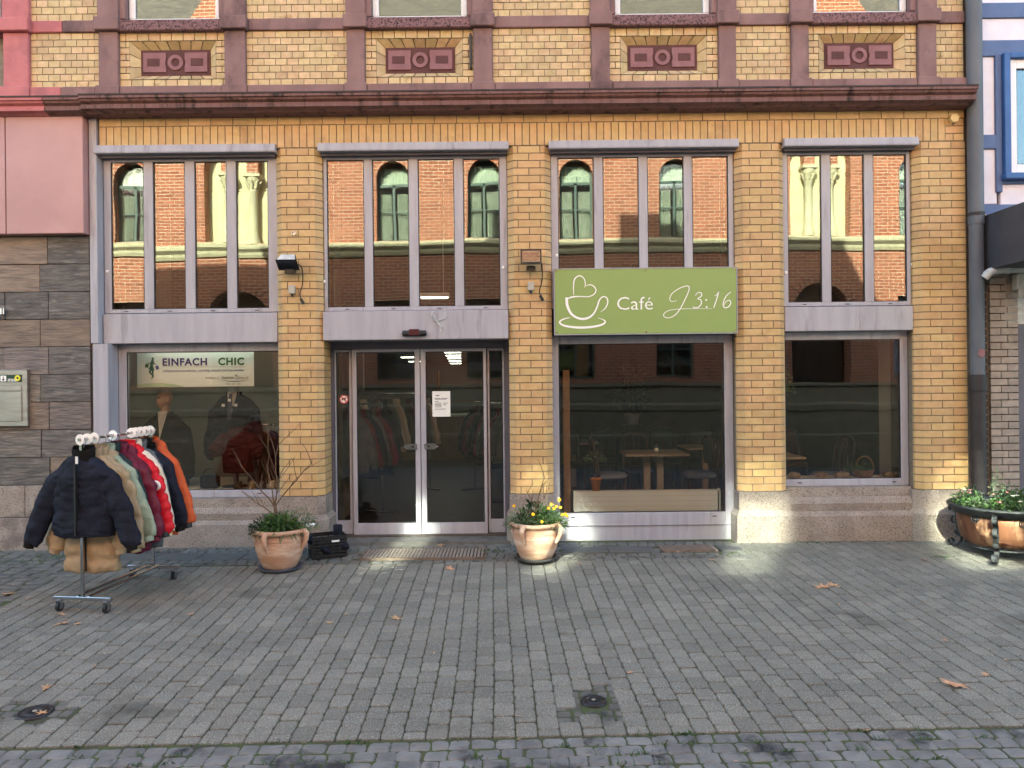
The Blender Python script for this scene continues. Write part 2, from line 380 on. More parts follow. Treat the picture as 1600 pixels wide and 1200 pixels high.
# ---- upper storey
ZB0, ZB1, ZS0, ZS1 = 4.95, 5.15, 5.765, 5.895                # plinth band, string band
PIL = [(-4.56,-4.345), (-3.16,-2.93), (-1.80,-1.60), (-.39,-.18), (.925,1.125), (2.34,2.53), (3.15,3.34), (4.56,4.76)]
BAYS = [(-4.345,-3.16), (-1.60,-.39), (1.125,2.34), (3.34,4.56)]
ZONES = [(-2.93,-1.80), (-.18,.925), (2.53,3.15), (4.76,5.086)]
WTOP = 7.75
uw = MB()                                                    # masonry behind the facing bricks
for a, b in [(-9.2,-6.9), (-5.55,-4.33), (-3.175,-1.585), (-.405,1.14), (2.325,3.355), (4.545,5.083)]:
    uw.box(a, b, .008, .38, 4.80, 11.1)
for a, b in [(-6.9,-5.55), (-4.33,-3.175), (-1.585,-.405), (1.14,2.325), (3.355,4.545)]:
    uw.box(a, b, .10, .38, 4.80, 5.84); uw.box(a, b, .008, .38, WTOP, 11.1)
uw.build('upper_wall', 'mortar_pale', B)
def field(x0, x1, z0, z1, rows, ph=0, y=0.0):
    h = (z1-z0)/rows
    for k in range(rows):
        x = x0+.004
        first = .06 if (k+ph) % 2 else .119
        while x < x1-.02:
            w_ = min(first, x1-.004-x); put_brick(B, x, z0+k*h+.005, w_, h-.01, mi=1, y=y); x += w_+.009; first = .119
for a, b in ZONES+[(-5.34,-4.56)]:
    field(a, b, ZB1, ZS0, 8); field(a, b, ZS1, WTOP, 23, 1)
def plum(name, *a, m='plum_stone', b=.008): return BOX(name, m, B, *a, b=b)
for i, (a, b) in enumerate(PIL+[(-5.62,-5.34)]):
    m = 'rose_stone' if i == 8 else 'plum_stone'
    plum('pilaster', a, b, -.05, .03, ZB1+.0, ZS0-.01, m=m)
    plum('pilaster', a-.01, b+.01, -.055, .03, ZS1+.01, WTOP, m=m)
    plum('pilaster_base', a-.025, b+.025, -.085, .03, ZB0, ZB1-.002, m=m)
    plum('pilaster_cap', a-.03, b+.03, -.105, .03, ZS0-.008, ZS1+.008, m=m)
for a, b, m in [(-2.9,-1.83,0), (-.15,.895,0), (2.56,3.12,0), (4.79,5.09,0), (-4.97,-4.59,0), (-5.31,-4.975,1)]:
    mm = ('plum_stone','rose_stone')[m]
    plum('string_band', a, b, -.03, .03, ZS0, ZS1, m=mm)
EDGE = [-9.2, -5.65] + [-4.97] + [p[0]-.025 for p in PIL[:1]]
for a, b, m in [(-9.2,-5.646,1), (-5.314,-4.975,1), (-4.972,-4.588,0), (-4.319,-3.187,0), (-2.903,-1.827,0), (-1.573,-.417,0), (-.153,.898,0), (1.152,2.313,0), (2.557,3.123,0), (3.367,4.533,0), (4.787,5.095,0)]:
    plum('plinth_band', a, b, -.07, .03, ZB0, ZB1-.01, m=('plum_stone','rose_stone')[m])
# cornice: a moulded profile run in three lengths
PR = [(.03,4.80), (-.155,4.80), (-.185,4.815), (-.245,4.83), (-.245,4.872), (-.225,4.876), (-.225,4.886), (-.262,4.905), (-.272,4.925), (-.29,4.93), (-.29,4.957), (-.05,4.972), (.03,4.972)]
for a, b, m in [(-9.2,-5.06,1), (-5.056,-4.66,0), (-4.656,-.2,0), (-.196,2.9,0), (2.904,5.075,0)]:
    lp = .0 if a > -4.7 else .012
    o = MB().prism([(y+lp, z-lp) for y, z in reversed(PR)], a, b, 'x', 0).build('cornice', ('cornice_stone','rose_stone')[m], B)
    MB().box(a-.001 if a > -5 else a, b, -.296+lp, -.03, 4.959-lp, 4.976-lp).build('cornice_flashing', 'cornice_cap', B)
# niches with relief panels and the windows above them
for i, (a, b) in enumerate(BAYS):
    c = (a+b)/2
    ow, iw = .48, .39; z0, z1 = ZB1+.085, ZS0-.10; oi = .075   # splayed surround
    field(a, b, ZB1, z0, 1); field(a, b, z1, ZS0, 1, 1)
    nrow = 6
    field(a, c-ow, z0, z1, nrow); field(c+ow, b, z0, z1, nrow)
    for s in range(7):                                        # splayed bricks top and bottom
        f0, f1 = s/7+.006, (s+1)/7-.006
        for zo, zi, fl in ((z0+.004, z0+oi, 0), (z1-.004, z1-oi, 1)):
            q = [(c-ow+2*ow*f0, 0, zo), (c-ow+2*ow*f1, 0, zo), (c-iw+2*iw*f1, .085, zi), (c-iw+2*iw*f0, .085, zi)]
            loose.add(q, [(0,1,2,3) if not fl else (3,2,1,0)], 1)
    for s in range(3):
        f0, f1 = s/3+.01, (s+1)/3-.01
        for e in (-1, 1):
            zz = lambda f, inn: (z0+oi+(z1-z0-2*oi)*f) if inn else z0+(z1-z0)*f
            q = [(c+e*ow, 0, zz(f0,0)), (c+e*ow, 0, zz(f1,0)), (c+e*iw, .085, zz(f1,1)), (c+e*iw, .085, zz(f0,1))]
            loose.add(q, [(0,1,2,3) if e < 0 else (3,2,1,0)], 1)
    zc = (z0+z1)/2; hh = (z1-z0)/2-oi
    pan = BOX('relief_panel', 'plum_dark', B, c-iw, c+iw, .075, .099, zc-hh-.004, zc+hh+.004)
    ring = MB(); rr = []
    for k in range(28):
        t = 2*PI*k/28; rr.append([(c+r_*math.cos(t), y_, zc+r_*math.sin(t)) for r_, y_ in ((.088,.076),(.086,.058),(.048,.058),(.046,.076))])
    ring.loft(rr+[rr[0]], cap=False, sm=False); ring.build('ring', 'plum_relief', pan)
    for e in (-1, 1):
        arc = [(c+e*(.115*math.cos(t)), zc+.115*math.sin(t)) for t in [(-.62+1.24*k/6) for k in range(7)]]
        poly = [(c+e*(iw-.03), zc-hh+.032), ]+[(c+e*.107, zc-hh+.032)]+arc[1:-1]+[(c+e*.107, zc+hh-.032), (c+e*(iw-.03), zc+hh-.032)]
        if e > 0: poly = poly[::-1]
        MB().prism(poly[::-1], .058, .076, 'y').build('relief_border', 'plum_relief', pan)
        x0, x1 = sorted((c+e*.175, c+e*(iw-.075)))
        BOX('relief_field', 'plum_dark', pan, x0, x1, .054, .06, zc-.042, zc+.042)
    BOX('window_sill', 'sill_stone', B, a+.01, b-.01, -.075, .09, ZS0-.012, ZS1-.02, b=.01)
def upper_window(a, b, z0):
    wn = MB(); f = .07
    wn.bbox(a, b, .07, .13, z0, z0+f, b=.008); wn.bbox(a, a+f, .072, .128, z0+f, WTOP, b=.008); wn.bbox(b-f, b, .072, .128, z0+f, WTOP, b=.008)
    wn.bbox(a+f, b-f, .072, .128, WTOP-f, WTOP-.002, b=.008)
    o = wn.build('upper_window', 'white_paint', B)
    MB().box(a+f, b-f, .098, .104, z0+f, WTOP-f).build('pane', 'glass_upper', o)
for i, (a, b) in enumerate(BAYS+[(-6.9,-5.66)]):
    upper_window(a+.07, b-.07, ZS1-.015)
for i, (a, b) in enumerate(BAYS):
    # window reveals in plum paint
    plum('window_reveal', a+.0, a+.072, -.02, .069, ZS1+.012, WTOP); plum('window_reveal', b-.072, b-.0, -.02, .069, ZS1+.012, WTOP)
BOX('window_sill', 'rose_stone', B, -6.9, -5.66, -.06, .09, ZS0-.012, ZS1-.02, b=.01)
plum('rod_holder', -.435, -.41, -.045, .0, 5.31, 5.70, m='dark_metal', b=.005)
# ---- shop windows: upper lights, spandrels, lower panes
YF = .10
def frame(name, parent, x0, x1, z0, z1, y0, y1, bl, br, bb, bt, mull=(), m='lavender_metal', pane='glass_upper'):
    mb = MB(); e = .002
    mb.bbox(x0, x0+bl, y0, y1, z0, z1, b=.005); mb.bbox(x1-br, x1, y0, y1, z0, z1, b=.005)
    mb.bbox(x0+bl-e, x1-br+e, y0+e, y1-e, z0, z0+bb, b=.005); mb.bbox(x0+bl-e, x1-br+e, y0+e, y1-e, z1-bt, z1, b=.005)
    for a, b in mull: mb.bbox(a, b, y0+.001, y1-.001, z0+bb-e, z1-bt+e, b=.005)
    o = mb.build(name, m, parent)
    xs = [x0+bl]+[v for ab in mull for v in ab]+[x1-br]
    for k in range(0, len(xs), 2):
        dx = R.uniform(-.003,.003); dz = R.uniform(-.0025,.0025); wdt = xs[k+1]-xs[k]; hgt = z1-bt-z0-bb; ym = y0+.024
        MB().add([(xs[k],ym,z0+bb),(xs[k+1],ym+dx*wdt,z0+bb),(xs[k+1],ym+dx*wdt+dz*hgt,z1-bt),(xs[k],ym+dz*hgt,z1-bt),
                  (xs[k],ym+.008,z0+bb),(xs[k+1],ym+.008+dx*wdt,z0+bb),(xs[k+1],ym+.008+dx*wdt+dz*hgt,z1-bt),(xs[k],ym+.008+dz*hgt,z1-bt)],
                 [(0,1,2,3),(7,6,5,4),(0,4,5,1),(1,5,6,2),(2,6,7,3),(3,7,4,0)]).build('pane', pane, o)
        gk = MB()                                            # black gasket round the pane
        g = .009
        gk.box(xs[k]-.001, xs[k]+g, y0+.014, ym-.001, z0+bb, z1-bt); gk.box(xs[k+1]-g, xs[k+1]+.001, y0+.014, ym-.001, z0+bb, z1-bt)
        gk.box(xs[k], xs[k+1], y0+.015, ym-.002, z1-bt-g, z1-bt+.001); gk.box(xs[k], xs[k+1], y0+.015, ym-.002, z0+bb-.001, z0+bb+g)
        gk.build('gasket', 'black_plastic', o)
    return o
OP = [(-4.60,-2.63), (-2.115,-.03), (.457,2.53), (3.076,4.53)]
GL = [[(172,223.5),(238,288),(303,353),(368,418)], [(510,568),(581,638),(652.5,709),(723,780)], [(871,927.5),(941.5,997.5),(1011,1068),(1081,1137.5)], [(1230,1283),(1297,1350),(1364,1416)]]
for i, (a, b) in enumerate(OP):
    g = [(X(p,250,YF), X(q,250,YF)) for p, q in GL[i]]
    mull = [(g[k][1], g[k+1][0]) for k in range(len(g)-1)]
    frame('upper_light', B, a+.003, b-.003, 2.634, 4.40, YF, YF+.07, g[0][0]-a-.003, b-.003-g[-1][1], .045, .055, mull)
    # sheet metal drip over the window
    e = .02
    MB().prism([(.10,4.40),(-.055,4.40),(-.06,4.412),(-.045,4.492),(.004,4.50),(.004,4.452),(.10,4.452)], a-e, b+e, 'x').build('drip_sheet', 'lavender_metal', B)
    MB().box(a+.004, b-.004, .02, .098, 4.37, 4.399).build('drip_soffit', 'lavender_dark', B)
    if i != 2:
        z0 = (2.29, 2.30, 0, 2.35)[i]
        sp = BOX('spandrel_panel', 'lavender_metal', B, a+.004, b-.004, (.06,.02,0,.06)[i], .30, z0, 2.624, b=.006)
for k, (i, px, py) in enumerate([(0,168,424),(0,200,487),(1,507,440),(1,786,418),(2,870,399),(3,1228,426),(3,1425,413)]):
    if k == 1: continue
    xx, zz = X(px,py,YF), Z(px,py,YF); MB().bbox(xx-.014, xx+.014, YF-.012, YF+.002, zz-.016, zz+.016, b=.004).build('frame_clip', 'white_plastic', B)
# lower panes
YL = .20
frame('lower_window', B, -4.50, -2.62, .525, 2.288, YL, YL+.07, .09, .04, .085, .09, pane='glass_lower')
frame('lower_window', B, .46, 2.53, -.03, 2.33, YL, YL+.07, .075, .10, .335, .09, pane='glass_lower')
frame('lower_window', B, 3.08, 4.53, .585, 2.349, YL, YL+.07, .045, .085, .08, .09, pane='glass_lower')
MB().box(.475, 2.50, YL-.012, YL-.001, .155, .159).build('panel_seam', 'lavender_dark', B)
for i, (a, b) in enumerate(OP):                              # weep slots in the bottom rails
    for k in range(4 if i < 3 else 3):
        xx = a+(b-a)*(k+.5)/(4 if i < 3 else 3)
        if i != 2: MB().box(xx-.022, xx+.022, YF-.003, YF+.003, 2.651, 2.659).build('weep_slot', 'black_plastic', B)
    for xx, zz in {0: ((-4.2,.57),(-2.9,.57)), 2: ((.68,.255),(2.3,.255)), 3: ((3.28,.625),(4.36,.625))}.get(i, ()):
        MB().box(xx-.024, xx+.024, YL-.003, YL+.003, zz-.005, zz+.005).build('weep_slot', 'black_plastic', B)
# corner post towards the slate-clad building
BOX('corner_post', 'lavender_metal', B, -4.69, -4.605, -.03, .30, 2.29, 4.80, b=.006)
BOX('corner_post', 'lavender_metal', B, -4.675, -4.505, -.02, .30, .50, 2.287, b=.006)
# doors
YD = .42
def xd(p): return X(p, 680, YD)
dr = MB()
dr.bbox(xd(516.5), xd(523), YD-.03, YD+.07, .03, 2.30, b=.005); dr.bbox(xd(789), xd(798), YD-.03, YD+.07, .03, 2.30, b=.005)
dr.bbox(xd(523), xd(789), YD-.028, YD+.068, 2.215, 2.30, b=.005)
dr.build('door_frame', 'lavender_dark', B)
for a, b in ((523,551), (762,789)):
    o = frame('side_light', B, xd(a)+.002, xd(b)-.002, .05, 2.213, YD, YD+.05, .02 if a < 600 else .025, .035 if a < 600 else .02, .16, .03, pane='glass_lower')
for s, (a, b) in enumerate(((552,657.5), (658.5,761))):
    o = frame('door_leaf', B, xd(a), xd(b), .045, 2.213, YD-.035, YD+.01, .05 if s == 0 else .06, .06 if s == 0 else .035, .135, .035, pane='glass_lower')
    e = -1 if s == 0 else 1
    xm = xd(657.5) if s == 0 else xd(658.5)
    hb = MB(); zc = Z(657,697,YD)
    for k in range(5):
        dz = (k-2)*.014; L = .155-abs(k-2)*.022
        x0, x1 = sorted((xm+e*.058, xm+e*(.058+L))); hb.bbox(x0, x1, YD-.062, YD-.036, zc+dz-.006, zc+dz+.006, b=.003)
    hb.bbox(*(sorted((xm+e*.04, xm+e*.075))), YD-.055, YD-.035, zc-.032, zc+.032, b=.004); hb.build('handle', 'chrome', o)
    MB().box(*(sorted((xm+e*.075, xm+e*.10))), YD-.064, YD-.05, zc-.012, zc+.012).build('lock', 'black_plastic', o)
MB().box(-2.12, -.02, .30, .47, 2.288, 2.45).build('door_lintel', 'lavender_dark', B)
MB().box(-2.12, -.02, .0, .60, -.05, .035).build('threshold', 'sett', B)
# stone plinths
def plinth(x0, x1, zt, yb=.12):
    MB().prism([(yb+.2,-.15),(yb-.11,-.15),(yb-.11,zt*.47),(yb-.06,zt*.55),(yb-.075,zt*.70),(yb-.045,zt*.80),(yb-.03,zt*.82),(yb-.03,zt),(yb+.2,zt)][::-1], x0, x1, 'x').build('plinth', 'granite', B)
plinth(-4.66, -2.60, .523, .12); plinth(3.09, 4.50, .583, .13)
def pier(x0, x1, l, r, y0=-.045):
    c = .08
    q = lambda o: [(x0-o+(c if l else 0), y0-o), (x1+o-(c if r else 0), y0-o)]+([(x1+o, y0+c)] if r else [])+[(x1+o, .60), (x0-o, .60)]+([(x0-o, y0+c)] if l else [])
    mb = MB(); a = q(0); b = q(.035)
    for pts, z0, z1 in ((b, -.15, PB*.52), (a, PB*.62, PB-.004)): mb.prism(pts, z0, z1)
    n = len(a); V = [(p[0],p[1],PB*.52) for p in b]+[(p[0],p[1],PB*.62) for p in a]
    mb.add(V, [(i,(i+1)%n,n+(i+1)%n,n+i) for i in range(n)]); mb.build('pier_base', 'granite', B)
pier(-2.65, -2.11, 0, 1, -.02); pier(-.04, .465, 1, 1, -.02); pier(2.52, 3.09, 0, 0, -.02); pier(4.49, 5.10, 1, 0, -.03)
lo = loose.build('brickwork', ['yellow_brick', 'pale_brick'], B, kind='stuff')
# ---- shell and rooms
sh = MB()
sh.box(-9.2, 5.08, .38, 15.4, 4.45, 4.62)                    # floor slab between the storeys
sh.box(-9.2, -9.0, .38, 15.4, -.2, 11.1); sh.box(4.95, 5.08, .62, 15.4, -.2, 11.1); sh.box(-9.2, 5.08, 15.2, 15.4, -.2, 11.1)
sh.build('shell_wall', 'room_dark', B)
MB().box(-9.4, 5.2, -.12, 15.5, 11.1, 11.32).build('roof', 'roof_dark', B)
for a, b, h in ((-.6, .9, .95), (-3.9, -3.2, 1.3), (2.3, 3.5, .5)):  # unseen roof blocks, added to shape the shadow cast across the street
    MB().box(a, b, .1, 1.6, 11.32, 11.32+h).build('roof_shadow_block', 'roof_tile', B)
MB().box(-4.7, 5.0, .3, 15.2, -.06, .05).build('room_floor', 'floor_dark', B)
rm = MB(); rm.box(-4.72, -4.62, .62, 15.2, .05, 4.45); rm.box(.15, .25, .63, 15.2, .05, 4.45); rm.box(-4.62, .15, 14.4, 14.5, .05, 2.449)
rm.build('room_wall', 'room_light', B)
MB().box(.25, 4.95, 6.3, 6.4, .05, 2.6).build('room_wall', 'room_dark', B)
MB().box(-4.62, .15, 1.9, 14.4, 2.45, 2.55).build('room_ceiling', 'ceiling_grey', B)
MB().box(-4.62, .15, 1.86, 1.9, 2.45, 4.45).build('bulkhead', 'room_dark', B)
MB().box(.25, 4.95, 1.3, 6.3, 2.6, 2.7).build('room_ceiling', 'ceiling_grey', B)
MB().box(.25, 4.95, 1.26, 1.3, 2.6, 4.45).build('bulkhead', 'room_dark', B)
MB().box(-4.62, -2.2, .31, 1.75, .05, .58).build('display_platform', 'room_white', B)
MB().box(-4.62, -2.3, 1.75, 1.80, .05, 2.44).build('display_partition', 'room_light', B)
MB().box(-2.62, -2.12, .625, 1.0, .05, 4.45).build('room_wall', 'room_light', B)
MB().box(4.55, 4.94, .35, .95, .05, 2.6).build('room_wall', 'room_white', B)
MB().box(2.56, 3.05, .625, .8, .05, 4.45).build('room_wall', 'room_light', B)
# ================================================================== SLATE-CLAD NEIGHBOUR
S = thing('slate_clad_building', 'shop front of dark slate slabs under a rose metal fascia, left of the yellow building', 'building')
MB().box(-9.2, -4.695, .03, .6, -.3, 4.80).build('wall', 'mortar', S)
for a, b in ((-9.0,-6.62), (-6.61,-5.56), (-5.55,-4.70)):
    BOX('fascia_panel', 'rose_panel', S, a, b, -.13, .03, 3.50, 4.79, b=.006)
rows = [3.49-.308*k for k in range(11)]
for k in range(9):
    z1, z0 = rows[k], rows[k+1]; jx = X(75 if k % 2 == 0 else 62, 400); x = -4.705
    xs = [x, jx]
    while xs[-1] > -7.4: xs.append(xs[-1]-R.uniform(.48,.62))
    for j in range(len(xs)-1):
        yo = R.uniform(-.012,.006); BOX('slate_slab', R.choice(['slate','slate_brown','slate_dark']), S, xs[j+1]+.003, xs[j]-.003, -.005+yo, .03, z0+.003, z1-.003, b=.004)
x = -4.70
for z0, z1, off in ((.36,.712,.0), (-.2,.355,.3)):
    x = -4.70; first = True
    while x > -7.5:
        w_ = (.75+off if first else R.uniform(.7,1.0)); first = False
        BOX('plinth_slab', 'granite', S, x-w_+.003, x-.003, -.03 if z0 < .3 else -.018, .03, z0, z1, b=.006); x -= w_
MB().box(-12.6, -9.2, .03, 15, -.3, 11.1).build('side_wall', 'rose_stone', S); MB().box(-26, -12.6, .03, 15, -.3, 9.6).build('side_wall', 'rose_stone', S)
# wall terminal with green sign strip
ts = thing('letterbox_unit', 'brushed steel wall letterbox unit with dark green sign strip, set in the slate cladding', 'letterbox', (-5.95,-.02,0))
x1, z1, z0 = X(48,600)+5.95, Z(30,578), Z(30,666)
BOX('housing', 'steel', ts, x1-1.1, x1, -.05, .02, z0, z1, b=.008)
BOX('flap', 'steel', ts, x1-1.02, x1-.055, -.062, -.05, z0+.06, z1-.245, b=.004)
BOX('slot_cover', 'steel', ts, x1-1.02, x1-.055, -.060, -.05, z1-.235, z1-.175, b=.004)
st = BOX('sign_strip', 'strip_green', ts, x1-1.02, x1-.055, -.057, -.05, z1-.135, z1-.055)
text('27', .05, 'sign_white', st, x1-.36, -.058, z1-.115, shear=.3); BOX('arrow_field', 'sign_white', st, x1-.285, x1-.222, -.0595, -.057, z1-.127, z1-.064)
am = MB(); ribbon(am, [(x1-.2535,z1-.072),(x1-.2535,z1-.118)], .009, -.0605); ribbon(am, [(x1-.268,z1-.103),(x1-.2535,z1-.119),(x1-.239,z1-.103)], .008, -.0612, k=1); am.build('arrow', 'black_plastic', st)
text('BÜNDNIS 90', .0185, 'sign_white', st, x1-.205, -.058, z1-.112, bold=.0006, shear=.25); text('DIE GRÜNEN', .0185, 'sign_white', st, x1-.207, -.058, z1-.128, bold=.0006, shear=.25)
fl = MB()
for k in range(14):
    t = 2*PI*k/14; cx, cz = x1-.095, z1-.092
    ribbon(fl, [(cx+.014*math.cos(t), cz+.014*math.sin(t)), (cx+.034*math.cos(t), cz+.034*math.sin(t))], [.010,.014,.004], -.0605-.0001*k, k=3)
fl.build('flower_emblem', 'logo_yellow', st)
tp = thing('wall_tap', 'small chrome pipe fitting on the slate cladding at the picture edge', 'tap', (X(6,487),-.02,Z(6,487)))
MB().tube([(-.3,-.03,0),(.02,-.03,0)], .02).tube([(.02,-.03,.03),(.02,-.03,-.035)], .026).build('pipe', 'chrome', tp)
# ================================================================== BLUE HALF-TIMBERED HOUSE ON THE RIGHT
T = thing('half_timbered_house', 'blue and white half-timbered house beyond the downpipe', 'house')
MB().box(5.12, 9.5, .08, .5, -.3, 9.2).build('wall', 'mortar', T)
MB().box(5.12, 26.2, .0, 14, 9.2, 9.4).build('roof', 'roof_tile', T)
MB().box(9.5, 26, .1, 14, -.3, 9.2).build('side_wall', 'white_infill', T)
def tb(px0, px1, py0, py1, nm, m, yo):
    a, b = X(px0, (py0+py1)/2), X(px1, (py0+py1)/2)
    BOX(nm, m, T, a, b, yo, .08, Z((px0+px1)/2, py1), Z((px0+px1)/2, py0), b=.006)
for q in ((1516,1533.5,-120,335),(1556.5,1566,83,300)): tb(*q, 'timber_post', 'blue_timber', .0)
for q in ((1533.5,1800,2.5,26),(1533.5,1800,61,86),(1533.5,1800,-70,-45),(1533.5,1558,210,232),(1560,1800,272,286),(1533.5,1800,318,345)): tb(*q, 'timber_beam', 'blue_timber', .004)
for q in ((1533.5,1800,-45,2.5),(1533.5,1800,26,61),(1533.5,1556.5,86,210),(1533.5,1560,232,318),(1566,1800,286,318)): tb(*q, 'infill_panel', 'white_infill', .03)
a, b, z0, z1 = X(1566,180), 7.1, Z(1590,272), Z(1590,84)
for q in ((a,a+.07,z0,z1),(a+.07,b,z1-.06,z1),(b,b+.07,z0,z1)): BOX('window_surround', 'blue_frame', T, q[0],q[1],-.05,.06,q[2],q[3],b=.006)
BOX('window_sill', 'blue_frame', T, a-.02, b+.09, -.09, .06, z0-.07, z0-.003, b=.008)
frame('window', T, a+.075, b-.003, z0, z1-.063, .0, .05, .09, .09, .11, .10, m='white_paint', pane='glass_small')
MB().box(a+.08, b-.01, .055, .075, z0+.01, z1-.07).build('blind', 'room_dark', T)
# lower front: awning box, grey brick pier, dark window
aw = thing('awning_box', 'dark grey projecting awning box above the grey brick pier', 'awning', (5.26,0,3.0))
bx = [(.0,.0),(-1.15,.0),(-1.15,.52),(-1.08,.60),(-.09,.60),(-.03,.575),(.0,.52)]
MB().prism(bx[::-1], 0, 4.0, 'x').build('casing', 'awning_box', aw)
MB().prism([(y, z) for y, z in [(.01,-.012),(.01,.53),(-.03,.59),(-.095,.615),(-.095,.60),(-.035,.578),(.003,.52),(.003,-.012)]], -.012, .0, 'x').build('edge_strip', 'steel', aw)
pg = MB().box(5.24, 5.50, .03, .12, -.3, 3.0).build('pier', 'mortar', T)
h = .0805; k = 0; z = -.05
gb = []
while z < 2.98:
    xa, xb = X(1547,600), X(1590,600)
    m_ = xa+(xb-xa)*(.38 if k % 2 else .62)
    for p, q in ((xa, m_-.005), (m_+.005, xb)): BOX('brick', 'grey_brick', T, p, q, -.015, .03, z, z+h-.011)
    BOX('brick', 'dark_brick', T, 5.245+(.01 if k % 2 else 0), 5.315, .0, .04, z, z+h-.02)
    z += h; k += 1
dw = MB(); dw.bbox(X(1590,600), X(1600,600)+.02, -.01, .10, -.3, 2.4, b=.004); dw.bbox(X(1590,600), 8, -.008, .06, 1.95, 2.06, b=.004); dw.build('window_frame', 'lavender_dark', T)
MB().box(5.60, 9.4, .03, .05, -.3, 2.4).build('pane', 'glass_lower', T)
MB().box(5.52, 9.4, .0, .10, 2.4, 2.96).build('shop_fascia', 'pipe_white', T)
dp = thing('downpipe', 'blue grey rainwater downpipe with black cast iron foot between the two houses', 'downpipe', (5.155,-.085,0))
mb = MB(); mb.tube([(0,0,1.78),(0,0,3.55)], .074, 16).tube([(0,0,3.50),(0,0,6.8)], .081, 16); mb.build('upper_pipe', 'pipe_blue', dp)
mb = MB(); mb.tube([(0,0,-.12),(0,0,1.80)], .078, 16).tube([(0,0,1.66),(0,0,1.84)], .092, 16); mb.build('foot_pipe', 'pipe_black', dp)
MB().tube([(0,0,3.60),(0,0,3.63)], .09, 16).build('clamp', 'pipe_black', dp); MB().tube([(0,0,.35),(0,0,.39)], .092, 16).build('clamp', 'pipe_black', dp)
MB().prism([(-.04,2.06),(0,2.02),(.04,2.06),(.03,2.12),(-.03,2.12)], -.079, -.0765, 'y').build('sticker', 'plum_relief', dp)
wp = tag(MB().tube(catmull([(5.20,-.15,2.90),(5.25,-.17,2.96),(5.36,-.17,3.0-.015),(5.55,-.15,2.995),(6.3,-.15,2.995)],5), .045, 12).tube([(5.42,-.165,2.988),(5.46,-.16,2.99)], .05, 12).build('drain_hose', 'pipe_white'), 'white plastic drain pipe running from the downpipe under the awning box', 'pipe')
ob = thing('outdoor_lamp', 'small off-white lamp with round fittings hung under the awning box', 'lamp', (5.62,-.1,2.72))
BOX('housing', 'grey_plastic', ob, -.05, .3, -.05, .06, .05, .23, b=.01); MB().tube([(0,-.02,.05),(0,-.02,-.03)], .03, 10).tube([(.06,-.02,-.03),(.06,-.07,-.04)], .036, 12).build('fitting', 'grey_plastic', ob)
# ================================================================== RED BRICK BUILDING ACROSS THE STREET (mirrored in the panes)
OY = -10.6
O = thing('red_brick_building', 'sunlit red brick building with arched windows and cream niches, mirrored in the upper shop panes', 'building', (0,OY,0))
WX = [-9.6, -3.0, -.67, 1.64, 4.18, 10.2]
NICHE = [(-7.66,-5.99), (7.05,8.64)]
ops = []
for x in WX: ops += [(x-.42,x+.42,5.42,7.42), (x-.5,x+.5,1.9,3.9)]
for a, b in NICHE: ops += [(a,b,5.42,8.1), (a+.05,b-.05,-.5,4.25)]
cuts = sorted({-11.5,11.5}|{v for o in ops for v in o[:2]})
wm = MB()
for a, b in zip(cuts[:-1], cuts[1:]):
    m = (a+b)/2; hs = sorted([(o[2],o[3]) for o in ops if o[0] < m < o[1]]); z = 1.78
    for p, q in hs+[(9.0,9.0)]:
        if p > z: wm.box(a, b, -.45, 0, z, p)
        z = max(z, q)
def arch_fill(x0, x1, zt, y0, y1):                           # brick above a round arch head
    c = (x0+x1)/2; r = (x1-x0)/2; n = 10
    for e in (-1, 1):
        arc = [(c+e*r*math.cos(t), zt-r+r*math.sin(t)) for t in [PI/2*k/n for k in range(n+1)]]
        p = [(c+e*r, zt)]+arc
        wm.prism(p if e < 0 else p[::-1], y0, y1, 'y')
for x in WX: arch_fill(x-.42, x+.42, 7.42, -.4, -.002)
for a, b in NICHE: arch_fill(a, b, 8.1, -.4, -.002); arch_fill(a+.05, b-.05, 4.25, -.4, -.002)
for a_, b_ in ((-8.6,-5.0),(6.0,9.6)):                          # gables over the niches
    wm.prism([(a_,9.0),(b_,9.0),(b_-.2,10.6),((a_+b_)/2,12.8),(a_+.2,10.6)], -.45, 0, 'y')
wm.build('wall', 'red_brick', O)
